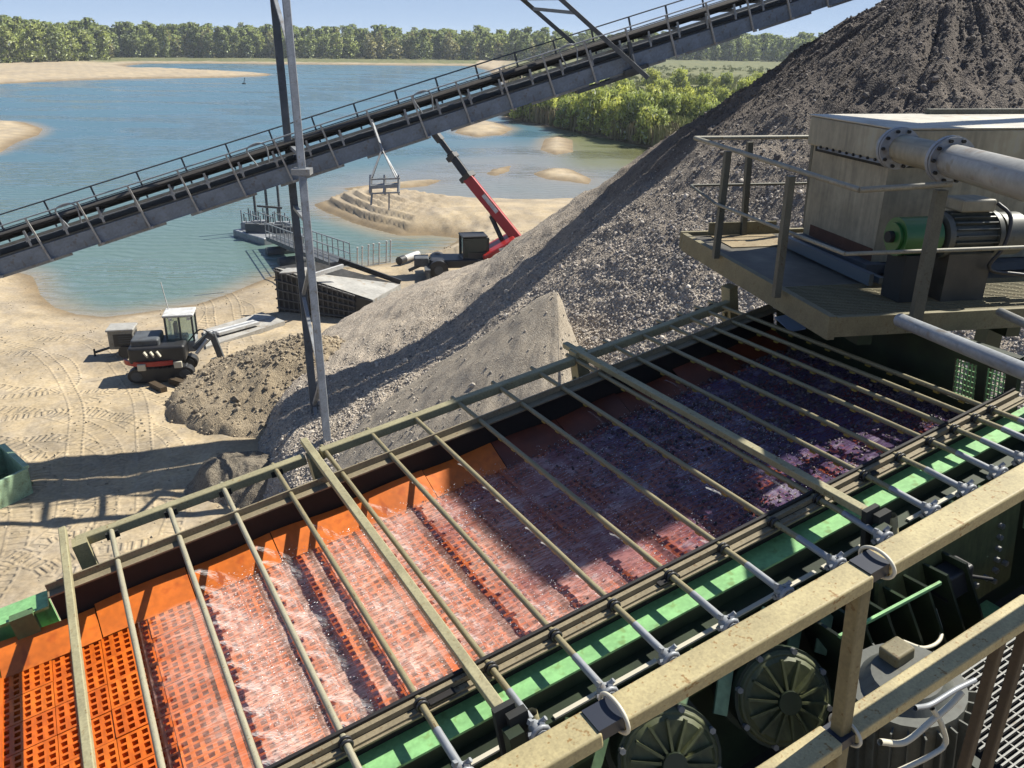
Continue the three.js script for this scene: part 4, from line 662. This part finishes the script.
// ------------------------------------------------------------------ belt conveyor (local x up the belt, y square to it, z towards the viewer)
const CP = vv([-13.72, 6.39, -22.53]), CQ = vv([5.65, 12.24, -28.64]);
const CX = CQ.clone().sub(CP).normalize(), CZ = CX.clone().cross(V(0, 1, 0)).normalize(), CY = CZ.clone().cross(CX);
const CQt = new THREE.Quaternion().setFromRotationMatrix(new THREE.Matrix4().makeBasis(CX, CY, CZ));
const toWorld = (p) => vv(p).applyQuaternion(CQt).add(CP);
const toConv = (p) => vv(p).sub(CP).applyQuaternion(CQt.clone().invert());
{
  const o = thing('belt_conveyor', 'long grey inclined belt conveyor with handrails rising across the lake to the heap', 'conveyor', null, CP); o.quaternion.copy(CQt);
  const a = -21, b = 33;
  part('girder', [bb(a, b, -0.40, 0, -0.06, 0), bb(a, b, -0.02, 0.012, -0.16, 0.02), bb(a, b, -0.42, -0.40, -0.16, 0.02)], M.galvBlue, o);
  part('girder', [bb(a, b, -0.40, 0, -1.36, -1.30)], M.galvBlue, o);
  for (let x = a; x < b; x += 2.6) part('cover_plate', [bb(x, x + 1.9, -0.50, -0.421, -0.10, -0.06)], M.galv, o);
  part('stringer', [bb(a, b, 0.245, 0.32, -0.09, -0.03)], M.steelGrey, o); part('stringer', [bb(a, b, 0.245, 0.32, -1.34, -1.28)], M.steelGrey, o);
  part('return_belt', [bb(a, b, 0.06, 0.075, -1.22, -0.13)], M.belt, o);
  part('carrying_belt', [bb(a, b, 0.36, 0.375, -0.86, -0.46), bar([a, 0.455, -0.29], [b, 0.455, -0.29], 0.40, 0.015, V(0, 1, -0.45)), bar([a, 0.455, -1.03], [b, 0.455, -1.03], 0.40, 0.015, V(0, 1, 0.45)), bb(a, b, 0.50, 0.56, -0.12, -0.105)], M.belt, o);
  { const g = new THREE.PlaneGeometry(b - a, 0.62, 300, 6), p = g.attributes.position; for (let i = 0; i < p.count; i++) { const x = p.getX(i), w = p.getY(i); p.setXYZ(i, x + (a + b) / 2, 0.40 + 0.16 * (1 - Math.pow(w / 0.31, 2)) + 0.05 * (fbm(x * 2, w * 6 + 9, 3, 0, 3) - 0.5), -0.66 - w); } g.computeVertexNormals(); part('gravel_load', [g], M.beltLoad, o); }
  for (let x = a + 0.3; x < b; x += 0.98) part('idler', [bb(x - 0.03, x + 0.03, 0.05, 0.50, -0.03, 0.0), bb(x - 0.06, x + 0.06, 0.20, 0.26, -0.028, 0.012), cyl([x, 0.33, -1.28], [x, 0.33, -0.05], 0.05, 7)], M.galv, o);
  for (let x = a + 0.5; x < b; x += 3.1) part('cross_tie', [bb(x - 0.05, x + 0.05, -0.38, -0.30, -1.30, -0.06)], M.galvDark, o);
  // near and far handrails
  const near = (k) => a + 0.3 + k * 1.36;
  for (let k = 0; near(k) < b; k++) { part('rail_post', [bar([near(k), 0.80, 0.03], [near(k) + 0.10, -0.42, 0.07], 0.05, 0.05, V(1, 0, 0)), bx(0.10, 0.06, 0.09, near(k) + 0.14, -0.43, 0.08)], M.postPale, o); }
  for (let k = 0; near(k) < b; k++) part('rail_post', [bb(near(k) - 0.025, near(k) + 0.025, 0.0, 0.80, -2.69, -2.64)], M.galvDark, o);
  part('handrail', [cyl([a, 0.80, 0.03], [b, 0.80, 0.03], 0.020, 7)], M.galv, o);
  part('handrail', [cyl([a, 0.80, -2.66], [b, 0.80, -2.66], 0.022, 7)], M.galvDark, o); part('handrail', [cyl([a, 0.40, -2.66], [b, 0.40, -2.66], 0.016, 7)], M.galvDark, o);
  part('walkway', [bb(a, b, -0.06, -0.02, -2.72, -1.37)], M.galvDark, o);
  for (const x of [1.95, 7.2, 12.1, 16.7]) part('hoop_guard', [hose([[x, 0.25, 0.03], [x - 0.12, 0.75, 0.03], [x, 0.82, 0.03], [x + 0.28, 0.82, 0.03], [x + 0.40, 0.70, 0.03], [x + 0.34, 0.25, 0.03]], 0.022, 30)], M.galv, o);
  const hx = toConv([3.73, 11.18, -27.57]); part('hanger_bracket', [bb(hx.x - 0.35, hx.x + 0.45, -0.48, -0.36, -0.1, 0.14), bb(hx.x - 0.05, hx.x + 0.06, -0.45, 0.4, 0.0, 0.08), bb(hx.x - 1.9, hx.x + 0.2, -0.60, -0.50, -0.3, 0.0)], M.galvDark, o);
  const hd = b; part('head_drum', [cyl([hd, 0.2, -1.25], [hd, 0.2, -0.1], 0.25, 18)], M.galvDark, o);
  part('foot_leg', [cyl(toConv([toWorld([-18, -0.4, -0.03]).x, -0.3, toWorld([-18, -0.4, -0.03]).z]), [-18, -0.4, -0.03], 0.09, 8), cyl(toConv([toWorld([-18, -0.4, -1.33]).x, -0.3, toWorld([-18, -0.4, -1.33]).z]), [-18, -0.4, -1.33], 0.09, 8)], M.galvBlue, o);
}
{ // two-legged mast that straddles the conveyor, with two stays running down to it on the right
  const o = thing('conveyor_mast', 'tall slim two legged steel mast standing across the conveyor', 'mast');
  const near0 = vv([-4.85, 1.17, -20.65]), near1 = vv([-6.22, 13.4, -25.34]), far0 = vv([-5.67, 0.68, -22.83]), far1 = vv([-7, 13.49, -27.1]); near0.y = -0.3; far0.y = -0.3;
  const topN = near1.clone().lerp(near0, -0.55), topF = far1.clone().lerp(far0, -0.55);
  const ibeam = (p, q, w) => { const up = V(0.2, 0, 1); return [bar(p, q, w, 0.028, up).translate(0, 0, 0), bar(p.clone().add(V(0, 0, w * 0.45)), q.clone().add(V(0, 0, w * 0.45)), w, 0.03, up), bar(p.clone().add(V(0, 0, -w * 0.45)), q.clone().add(V(0, 0, -w * 0.45)), w, 0.03, up)]; };
  part('leg', [bar(near0, topN, 0.21, 0.22, V(0.3, 0, 1), 0.02)], M.galv, o); part('leg', [bar(far0, topF, 0.22, 0.22, V(0.3, 0, 1), 0.02)], M.galvDark, o);
  const at = (A, B, t) => A.clone().lerp(B, t); const L = (t) => at(near0, topN, t), Fq = (t) => at(far0, topF, t);
  for (const [t0, t1] of [[0.04, 0.10], [0.17, 0.10], [0.17, 0.245], [0.31, 0.245], [0.56, 0.63], [0.7, 0.63]]) part('brace', [bar(L(t0), Fq(t1), 0.10, 0.08)], M.galv, o);
  for (const t of [0.36, 0.44, 0.72, 0.85, 1.0]) part('tie', [bar(L(t), Fq(t), 0.12, 0.10)], M.galv, o);
  part('clamp', [bx(0.5, 0.16, 0.4, ...L(0.42).toArray())], M.galv, o);
  const n1 = vv([3.98, 10.96, -27.48]), n0 = vv([1.07, 13.31, -27.99]), f1 = vv([1.87, 11.88, -30.01]), f0 = vv([-0.09, 13.4, -30.18]);
  const ext = (p, q, k) => p.clone().add(p.clone().sub(q).multiplyScalar(k));
  part('stay', [bar(n1, ext(n0, n1, 2.4), 0.16, 0.13)], M.galvDark, o); part('stay', [bar(f1, ext(f0, f1, 2.4), 0.16, 0.13)], M.galvDark, o);
  part('stay_plate', [bar(n0.clone().lerp(n1, 0.08), f0.clone().lerp(f1, 0.14), 0.5, 0.05), bar(n0.clone().lerp(n1, 0.24), f0.clone().lerp(f1, 0.32), 0.12, 0.1)], M.galvBlue, o);
}
{
  const o = thing('tension_weight', 'ballast box hanging on a forked rod below the conveyor', 'counterweight');
  const D = 24.6, p = (x, y) => vv([-0.6, 12.04, -1.09]).set(0, 0, 0).add(pix(x, y, D));
  function pix(x, y, d) { const a = (x - 512) / 861, b = -(y - 384) / 861, cp = 0.92831, sp = 0.37182; const X = a - 0.01232 * b, Y = b + 0.01232 * a; return V(X * d, 12 + (Y * cp - sp) * d, -(cp + Y * sp) * d); }
  part('rod', [bar(pix(371.5, 120, D), pix(382, 150, D), 0.06, 0.06)], M.galv, o);
  for (const [x, d] of [[372, 0], [371, -0.5], [398, 0], [396, -0.5]]) part('hanger', [bar(pix(382, 149, D), pix(x, 178, D + d), 0.035, 0.035)], M.galv, o);
  part('box', [bar(pix(371, 186.5, D), pix(399, 185, D), 0.3, 0.10), ], M.galv, o);
  for (const x of [371, 385, 399]) part('frame_upright', [bar(pix(x, 176, D), pix(x - 0.6, 194, D), 0.3, 0.045, V(1, 0, 0))], M.galv, o);
  for (const y of [179, 193]) part('frame_bar', [bar(pix(370, y + 0.6, D - 0.28), pix(400, y - 0.6, D - 0.28), 0.04, 0.04)], M.galv, o);
  part('guide_rod', [cyl(pix(372, 194, D), pix(371, 205, D), 0.03, 6), cyl(pix(389, 192, D), pix(389, 210, D), 0.02, 6)], M.galv, o);
}
// ------------------------------------------------------------------ loading ramp, gangway and pontoon
{
  const o = thing('loading_ramp', 'sloping concrete loading ramp with dark ribbed formwork wall at the water', 'ramp');
  const a = vv([-11.05, 0, -38.99]), b = vv([-6.33, 0, -37.47]), c = vv([-5.63, 0.35, -41.85]), d = vv([-8.65, 1.55, -41.81]); const ha = 2.05, hb = 1.0, hc = 0.55;
  const back0 = vv([-9.49, 2.1, -39.74]); a.y = b.y = c.y = 0;
  const P = (p, y) => [p.x, y, p.z], v = [P(a, -0.2), P(b, -0.2), P(c, -0.2), P(back0, -0.2), P(a, ha), P(b, hb), P(c, hc), P(back0, 2.2)], g = new THREE.BufferGeometry();
  const tri = [[4, 5, 6], [4, 6, 7], [0, 1, 5], [0, 5, 4], [1, 2, 6], [1, 6, 5], [2, 3, 7], [2, 7, 6], [3, 0, 4], [3, 4, 7]]; g.setAttribute('position', new THREE.Float32BufferAttribute(tri.flat().flatMap((i) => v[i]), 3)); g.computeVertexNormals();
  part('deck', [g], M.concrete, o);
  const along = b.clone().sub(a), L = along.length(), ax = along.clone().normalize(), out = V(-ax.z, 0, ax.x); if (out.z < 0) out.negate();
  const at = (s, y, q) => [a.x + ax.x * s + out.x * q, y, a.z + ax.z * s + out.z * q], hh = (s) => ha + (hb - ha) * s / L;
  { const w = [at(0, -0.2, 0.05), at(L, -0.2, 0.05), at(L, hb + 0.02, 0.05), at(0, ha + 0.02, 0.05)], gg = new THREE.BufferGeometry(); gg.setAttribute('position', new THREE.Float32BufferAttribute([0, 1, 2, 0, 2, 3].flatMap((i) => w[i]), 3)); gg.computeVertexNormals(); M.formDark.side = THREE.DoubleSide; part('wall_face', [gg], M.formDark, o); }
  for (let k = 0; k < 5; k++) part('rib', [bar(at(0, 0.15 + k * 0.45 * 1.0, 0.12), at(L * 0.83, (0.15 + k * 0.45) * hh(L * 0.83) / ha, 0.12), 0.10, 0.06)], M.formRib, o);
  for (let s = 0.12; s < L * 0.83; s += 0.26) part('stud', [bar(at(s, 0, 0.09), at(s, hh(s), 0.09), 0.05, 0.06, V(1, 0, 0))], M.formRib, o);
  part('end_board', [bar(at(L * 0.84, hh(L * 0.84) / 2, 0.10), at(L, hb / 2, 0.10), 0.06, hb * 0.98)], M.black, o);
  part('kerb', [bar(P(d, 1.75), P(c, hc + 0.1), 0.12, 0.24)], M.black, o);
  part('cross_board', [bar([-9.01, 2, -37.92], [-7.94, 2.1, -39.24], 0.12, 0.18)], M.white, o);
  part('left_slab', [bar([-10.47, 2.1, -38.18], [-9.29, 2.2, -38.03], 0.9, 0.06)], M.concrete, o);
}
{
  const o = thing('gangway', 'floating steel gangway leading from the ramp out to the pontoon', 'gangway');
  const p = vv([-8.73, 1.4, -42.41]), q = vv([-15.17, 0.1, -54.15]); const d = q.clone().sub(p).setY(0).normalize(), s = V(-d.z, 0, d.x);
  part('deck', [bar(p, q, 1.1, 0.25)], M.galvDark, o);
  for (const k of [-0.55, 0.55]) { const A = p.clone().addScaledVector(s, k), B = q.clone().addScaledVector(s, k); part('handrail', [bar(A.clone().setY(A.y + 1), B.clone().setY(B.y + 1), 0.05, 0.05), bar(A.clone().setY(A.y + 0.5), B.clone().setY(B.y + 0.5), 0.04, 0.04)], M.galv, o); for (let i = 0; i <= 14; i++) { const c = A.clone().lerp(B, i / 14); part('rail_post', [cyl([c.x, c.y, c.z], [c.x, c.y + 1, c.z], 0.03, 5)], M.galv, o); } }
  for (let i = 1; i < 5; i++) { const c = p.clone().lerp(q, i / 4.6); part('float', [cyl([c.x - s.x, -0.4, c.z - s.z], [c.x + s.x, -0.4, c.z + s.z], 0.35, 10)], M.galvDark, o); }
}
{
  const o = thing('pontoon', 'grey floating pontoon with three thin masts lying in the lake', 'pontoon');
  const c = (x, y, h = -0.3) => vv([0, 0, 0]).copy(gpx(x, y, h));
  function gpx(x, y, h) { const a = (x - 512) / 861, b = -(y - 384) / 861, cp = 0.92831, sp = 0.37182, X = a - 0.01232 * b, Y = b + 0.01232 * a, dy = Y * cp - sp, t = (h - 12) / dy; return V(X * t, h, -(cp + Y * sp) * t); }
  part('hull', [bar(c(241, 232), c(272, 241), 1.2, 0.5, V(0, 1, 0), 0.08)], M.galv, o); part('hull', [bar(c(255, 228), c(296, 241), 1.1, 0.5, V(0, 1, 0), 0.08)], M.galvDark, o); part('hull', [bar(c(276, 227), c(296, 238), 1.0, 0.45, V(0, 1, 0), 0.08)], M.galvBlue, o);
  for (const [x, y, h] of [[257, 228, 4.0], [269, 230, 4.6], [281, 229, 3.9]]) { const b = c(x, y); part('mast', [cyl([b.x, -0.3, b.z], [b.x, h, b.z], 0.09, 7)], M.galvDark, o); }
  part('mast_bar', [bar(gpx(257, 206, 3.8), gpx(282, 208, 3.6), 0.08, 0.1)], M.galvDark, o);
  for (let i = 0; i < 22; i++) { const b = c(243 + i * 2.4, 231 + (i % 3) * 2.2 - (i % 2) * 3); part('rail_post', [cyl([b.x, 0, b.z], [b.x, rr(0.6, 1.4), b.z], 0.045, 5)], i % 2 ? M.galvDark : M.galv, o); }
  for (let i = 0; i < 3; i++) { const A = c(246 + i * 14, 230), B = c(262 + i * 14, 236); part('rail', [bar(A.setY(0.9), B.setY(0.9), 0.05, 0.05)], M.galv, o); }
  for (let i = 0; i < 8; i++) { const b = c(248 + i * 6, 232 + (i % 2) * 4); part('deck_box', [bx(rr(0.4, 1), rr(0.3, 0.8), rr(0.4, 0.8), b.x, 0.15, b.z)], i % 2 ? M.galvDark : M.galv, o); }
}
{ // row of slim white posts at the water's edge
  const pts = [[-9.05, -0.4, -48.72], [-8.81, -0.4, -48.97], [-8.53, -0.4, -49.46], [-8.28, -0.4, -49.71], [-7.97, -0.4, -49.97], [-7.62, -0.4, -50.48], [-7.42, -0.4, -50.75]];
  let first; pts.forEach((p) => { let o; if (!first) { o = first = thing('shore_post', 'slim white post in the row at the water edge behind the ramp', 'post', 'white posts at the water edge'); part('shaft', [cyl([0, -0.3, 0], [0.08, 1.15, 0], 0.045, 6)], M.white, o); part('tip', [cyl([0.08, 1.15, 0], [0.085, 1.22, 0], 0.06, 6)], M.white, o); } else { o = copyOf(first); } o.position.set(p[0], p[1], p[2]); o.rotation.y = rr(-0.4, 0.4); });
  const e = thing('shore_pipe', 'pale plastic pipe lying on the sand at the water edge', 'pipe'); part('pipe', [cyl([-6.37, 0.05, -49.19], [-5.7, 0.05, -50.48], 0.2, 9)], M.white, e); part('coupling', [cyl([-6.6, 0.05, -48.69], [-6.37, 0.05, -49.19], 0.24, 9)], M.black, e);
}

// ------------------------------------------------------------------ red telescopic crane
{
  const o = thing('telescopic_crane', 'red telescopic crane with black boom tip raised beside the lake', 'crane');
  const D = 47.2, p = (x, y, d = D) => { const a = (x - 512) / 861, b = -(y - 384) / 861, cp = 0.92831, sp = 0.37182, X = a - 0.01232 * b, Y = b + 0.01232 * a; return V(X * d, 12 + (Y * cp - sp) * d, -(cp + Y * sp) * d); };
  const sec = (name, a, b, w, h, m) => part(name, [bar(a, b, w, h, V(0.8, 0.6, 0), 0.06)], m, o);
  sec('boom_base', p(519, 241), p(468, 178), 0.62, 0.56, M.red); sec('boom_middle', p(473, 184), p(450, 153), 0.42, 0.42, M.black); sec('boom_tip', p(453, 157), p(436, 134), 0.28, 0.30, M.black);
  part('boom_head', [bar(p(441, 141), p(434, 132), 0.36, 0.36), bar(p(466, 175), p(469, 179), 0.7, 0.7), bar(p(454, 159), p(451, 155), 0.5, 0.55)], M.black, o);
  part('boom_marking', [bar(p(497, 212.5, D - 0.40), p(483, 195, D - 0.40), 0.02, 0.20, V(0.8, 0.6, 0)), ], M.white, o);
  part('lift_cylinder', [cyl(p(502, 240), p(491, 216), 0.13, 10), cyl(p(494, 223), p(489, 207), 0.08, 8)], M.black, o);
  const body = [bar(p(484, 261), p(517, 243), 1.9, 1.05, V(0, 1, 0), 0.12), bar(p(507, 250), p(523, 240), 2.0, 0.75, V(0, 1, 0), 0.12)]; part('upper_body', body, M.red, o);
  part('body_stripe', [bar(p(499, 250, D - 1.03), p(512, 246.5, D - 1.03), 0.03, 0.12)], M.white, o);
  const q = p(474, 247, D - 0.4); const cab = new THREE.Group(); cab.name = 'cab'; cab.position.copy(q); cab.rotation.y = 0.25; o.add(cab);
  part('frame', [rb(1.5, 0.35, 1.2, 0.06, 0, -0.62, 0), rb(1.4, 0.10, 1.2, 0.04, -0.05, 0.66, 0), bx(0.08, 1.2, 0.08, -0.68, 0, 0.55), bx(0.08, 1.2, 0.08, 0.68, 0, 0.55), bx(0.08, 1.2, 0.08, 0.68, 0, -0.55), bx(0.08, 1.2, 0.08, -0.68, 0, -0.55)], M.black, cab);
  part('window', [bx(1.3, 1.05, 1.08, 0, 0.05, 0)], M.glass, cab);
  const u = p(462, 271); const un = new THREE.Group(); un.name = 'undercarriage'; un.position.set(u.x, 0, u.z); un.rotation.y = 0.12; o.add(un);
  part('chassis', [rb(3.6, 0.45, 1.6, 0.08, 0.1, 0.75, 0), bx(1.2, 0.5, 1.2, 0.9, 1.05, 0)], M.black, un);
  for (const [x, z] of [[-1.3, 0.9], [1.3, 0.9], [-1.3, -0.9], [1.3, -0.9]]) { const w = part('wheel', [cyl([x, 0.5, z - 0.2], [x, 0.5, z + 0.2], 0.52, 18)], M.black, un); part('rim', [cyl([x, 0.5, z + 0.205], [x, 0.5, z + 0.23], 0.24, 12)], M.galvDark, un); }
  for (const x of [-1.9, 2.0]) part('outrigger', [bx(0.3, 0.25, 3.0, x, 0.5, 0), cyl([x, 0.0, 1.5], [x, 0.5, 1.5], 0.09, 8), cyl([x, 0.0, 1.5], [x, 0.06, 1.5], 0.28, 12)], M.galvDark, un);
  part('front_gear', [rb(0.8, 0.5, 0.9, 0.08, -2.2, 0.8, 0.1), bar([-1.6, 0.9, 0.3], [-2.9, 0.35, 0.4], 0.12, 0.15)], M.galvDark, un);
}
// ------------------------------------------------------------------ compact excavator and generator on the sand
{
  const b = [-13.12, 0, -30.55];
  const o = thing('excavator', 'small red and black crawler excavator with white roofed cab on the sand', 'excavator', null, [b[0], 0, b[2]]); o.rotation.y = 0.22; o.scale.set(1.0, 0.86, 0.95);
  for (const z of [-0.62, 0.62]) { const t = new THREE.Group(); t.name = 'crawler'; t.position.set(-0.1, 0, z); o.add(t); const sh = new THREE.Shape(); sh.absarc(-0.85, 0.30, 0.30, Math.PI / 2, Math.PI * 1.5); sh.absarc(0.85, 0.30, 0.30, -Math.PI / 2, Math.PI / 2); part('track', [new THREE.ExtrudeGeometry(sh, { depth: 0.36, bevelEnabled: true, bevelSize: 0.02, bevelThickness: 0.02, bevelSegments: 1 }).translate(0, 0, -0.18)], M.black, t); for (let i = 0; i < 12; i++) part('grouser', [bx(0.04, 0.03, 0.40, -0.9 + i * 0.165, 0.625, 0)], M.galvDark, t); part('idler', [cyl([0.85, 0.3, 0.2], [0.85, 0.3, 0.23], 0.2, 14), cyl([-0.85, 0.3, 0.2], [-0.85, 0.3, 0.23], 0.2, 14)], M.galvDark, t); }
  part('turntable', [cyl([0, 0.55, 0], [0, 0.85, 0], 0.55, 20), bx(1.3, 0.2, 0.9, 0, 0.5, 0)], M.black, o);
  part('upper_body', [rb(2.0, 0.75, 1.6, 0.12, -0.15, 1.2, 0)], M.black, o);
  { const c = []; for (let i = 0; i < 10; i++) { const a0 = -0.25 + i * 0.14, a1 = a0 + 0.16, f = (a) => [-0.25 + 1.12 * Math.cos(Math.PI * 0.5 + 1.05 - a * 1.4), 0, 0.25 + 0.66 * Math.sin(Math.PI * 0.5 + 1.05 - a * 1.4)]; const u = f(a0), w = f(a1); u[1] = w[1] = 1.0; u[1] = w[1] = 0.86; c.push(bar(u, w, 0.10, 0.20)); } part('counterweight', c, M.red, o); }
  part('engine_hood', [rb(1.0, 0.4, 1.3, 0.1, -0.55, 1.65, -0.05)], M.galvDark, o);
  for (let i = 0; i < 3; i++) part('vent', [bx(0.05, 0.25, 0.30, -0.5 + i * 0.22, 1.3, 0.86, 0, 0, 0.5)], M.cream, o);
  const cab = new THREE.Group(); cab.name = 'cab'; cab.position.set(0.62, 1.0, -0.55); o.add(cab);
  part('roof', [rb(1.12, 0.12, 1.1, 0.05, 0, 1.62, 0)], M.white, cab); part('base', [rb(1.0, 0.5, 1.0, 0.05, 0, 0.2, 0)], M.galv, cab);
  for (const [x, z] of [[-0.48, 0.46], [0.48, 0.46], [-0.48, -0.46], [0.48, -0.46], [0.02, 0.48]]) part('pillar', [bx(0.07, 1.15, 0.07, x, 1.0, z)], M.galvDark, cab);
  part('window', [bx(0.9, 1.05, 0.88, 0, 1.0, 0)], new THREE.MeshPhysicalMaterial({ color: new THREE.Color(0.75, 0.85, 0.8), transmission: 0.75, roughness: 0.08, thickness: 0 }), cab);
  part('seat', [rb(0.4, 0.15, 0.4, 0.04, 0, 0.55, 0), rb(0.12, 0.6, 0.4, 0.04, -0.2, 0.9, 0)], M.black, cab);
  part('arm', [bar([1.1, 1.1, 0.0], [1.75, 1.75, -0.1], 0.28, 0.3, V(0, 1, 0), 0.04), bar([1.75, 1.75, -0.1], [2.0, 0.6, -0.05], 0.22, 0.24, V(1, 0, 0), 0.04)], M.galvDark, o);
  part('lift_cylinder', [cyl([1.15, 0.95, 0.2], [1.6, 1.55, 0.1], 0.07, 8)], M.white, o);
  part('bucket', [bx(0.5, 0.5, 0.7, 1.9, 0.3, -0.05, 0, 0, 0.3), bx(0.36, 0.06, 0.7, 1.75, 0.03, -0.05)], M.galvDark, o);
  part('hydraulic_hose', [hose([[0.9, 1.5, 0.1], [1.4, 2.0, 0.05], [1.8, 1.7, 0.0]], 0.03)], M.black, o);
  part('antenna', [cyl([0.2, 2.6, -0.9], [0.05, 3.9, -0.95], 0.018, 5)], M.white, o);
  part('work_lamp', [bx(0.12, 0.1, 0.08, 1.0, 2.5, 0.0), bx(0.12, 0.1, 0.08, 0.35, 2.5, 0.0)], M.white, o);
  for (const [x, z] of [[-0.7, 1.25], [0.55, 1.15]]) part('side_box', [rb(0.3, 0.3, 0.12, 0.04, x, 0.75, z - 0.3)], M.cream, o);
}
{
  const b = [-15.63, 0, -32.71], o = thing('generator_trailer', 'small grey generator trailer with dark louvred side behind the excavator', 'generator', null, [b[0], 0, b[2]]); o.rotation.y = 0.2;
  part('body', [rb(0.95, 0.75, 0.85, 0.05, 0, 0.72, 0)], M.steelGrey, o); part('roof', [rb(1.05, 0.10, 0.95, 0.04, 0, 1.13, 0)], M.concrete, o); part('louvre', [bx(0.7, 0.5, 0.02, 0.08, 0.72, 0.436), bx(0.02, 0.4, 0.5, 0.486, 0.75, 0)], M.black, o);
  for (let i = 0; i < 4; i++) part('slat', [bx(0.48, 0.03, 0.03, 0.15, 0.62 + i * 0.09, 0.45)], M.galvDark, o);
  for (const z of [-0.45, 0.45]) part('wheel', [cyl([0.1, 0.25, z - 0.08], [0.1, 0.25, z + 0.08], 0.25, 14)], M.black, o);
  part('tow_bar', [bar([-0.4, 0.35, 0], [-1.15, 0.15, 0.05], 0.1, 0.08), cyl([-1.15, 0, 0.05], [-1.15, 0.3, 0.05], 0.04, 6)], M.black, o);
}
{ // timber and slabs on the sand
  const o = thing('concrete_pad', 'pale flat concrete pad on the sand between excavator and ramp', 'slab'); const P = [[-12.56, 0.1, -33.26], [-13.42, 0.1, -35.45], [-11.61, 0.1, -38.16], [-10.22, 0.1, -36.85]];
  const sh = new THREE.Shape(P.map((p) => new THREE.Vector2(p[0], -p[2]))); part('pad', [new THREE.ExtrudeGeometry(sh, { depth: 0.25, bevelEnabled: false }).rotateX(-Math.PI / 2).translate(0, -0.1, 0)], std(0.46, 0.44, 0.40, { map: rep(T.wear, 0.4), roughness: 0.95 }), o);
  const labels = ['long pale steel plank lying across the concrete pad', 'short pale steel plank lying at the left edge of the pad'];
  [[[[-12.57, 0.3, -34.61], [-11.31, 0.3, -36.18]], 0.5], [[[-13.03, 0.22, -34.83], [-12.53, 0.22, -35.25]], 0.35]].forEach(([q, w], i) => { const k = thing('plank', labels[i], 'plank'); part('board', [bar(q[0], q[1], w, 0.12)], M.white, k); part('edge', [bar([q[0][0], q[0][1] + 0.061, q[0][2]], [q[1][0], q[1][1] + 0.061, q[1][2]], w * 0.2, 0.02)], M.galv, k); });
  const sl = ['dark timber baulk lying on the sand nearest the excavator', 'dark timber baulk lying in front of the excavator cab', 'dark timber baulk at the foot of the spoil heap'];
  [[[-13.23, 0.08, -29.32], [-12.58, 0.08, -28.76]], [[-12.69, 0.08, -29.74], [-11.89, 0.08, -29.27]], [[-11.44, 0.08, -29.78], [-11.12, 0.08, -30.52]]].forEach((q, i) => { const k = thing('timber_baulk', sl[i], 'timber'); part('baulk', [bar(q[0], q[1], 0.25, 0.2)], M.brown, k); });
}
{ // green steel chute showing at the left edge
  const o = thing('green_skip', 'pale green open steel skip standing on the sand at the left edge', 'skip');
  const a = vv([-15.31, 0.8, -21.56]), b = vv([-14.87, 0.8, -22.6]), c = vv([-13.45, 0.8, -21.25]), d = vv([-13.91, 0.8, -20.2]); const wall = (p, q, n) => part(n, [bar([p.x, 0.32, p.z], [q.x, 0.32, q.z], 0.08, 0.95)], M.skip, o);
  wall(a, b, 'side'); wall(b, c, 'side'); wall(c, d, 'side'); wall(d, a, 'side'); part('floor', [bar([(a.x + d.x) / 2, 0.1, (a.z + d.z) / 2], [(b.x + c.x) / 2, 0.1, (b.z + c.z) / 2], a.distanceTo(d) * 0.6, 0.08)], M.greenMid, o); part('rim', [bar([b.x, 0.82, b.z], [c.x, 0.82, c.z], 0.16, 0.08)], M.skip, o);
}
{ // white house far behind the wood
  const a = Math.atan((236 - 512) / 861 / 0.935), d = 880, o = thing('farm_house', 'small white house far off between the treetops left of the mast', 'house', null, [d * Math.sin(a), 0, -d * Math.cos(a)]); o.rotation.y = 0.2;
  part('wall', [bx(16, 14, 9, 0, 7, 0)], M.white, o); const sh = new THREE.Shape(); sh.moveTo(-5, 0); sh.lineTo(5, 0); sh.lineTo(0, 4); sh.closePath(); part('roof', [new THREE.ExtrudeGeometry(sh, { depth: 17, bevelEnabled: false }).rotateY(Math.PI / 2).translate(-8.5, 14, 0)], M.galvBlue, o); for (let i = 0; i < 3; i++) part('window', [bx(2, 2, 0.1, -5 + i * 5, 10, 4.55)], M.glass, o);
}
{ // dark bird or pole mark on the lake, built as float and rod
  const b = [-75.91, -0.5, -254.17], o = thing('speck', 'tiny dark speck on the open lake', 'speck', null, [b[0], -0.5, b[2]]); part('float', [cyl([0, -0.3, 0], [0, 0.3, 0], 0.5, 12)], M.dark, o); part('rod', [cyl([0, 0.3, 0], [0.4, 1.7, 0], 0.09, 6)], M.dark, o);
}
scene.fog = new THREE.FogExp2(new THREE.Color(0.72, 0.80, 0.88), 0.00022);
renderer.render(scene, camera);
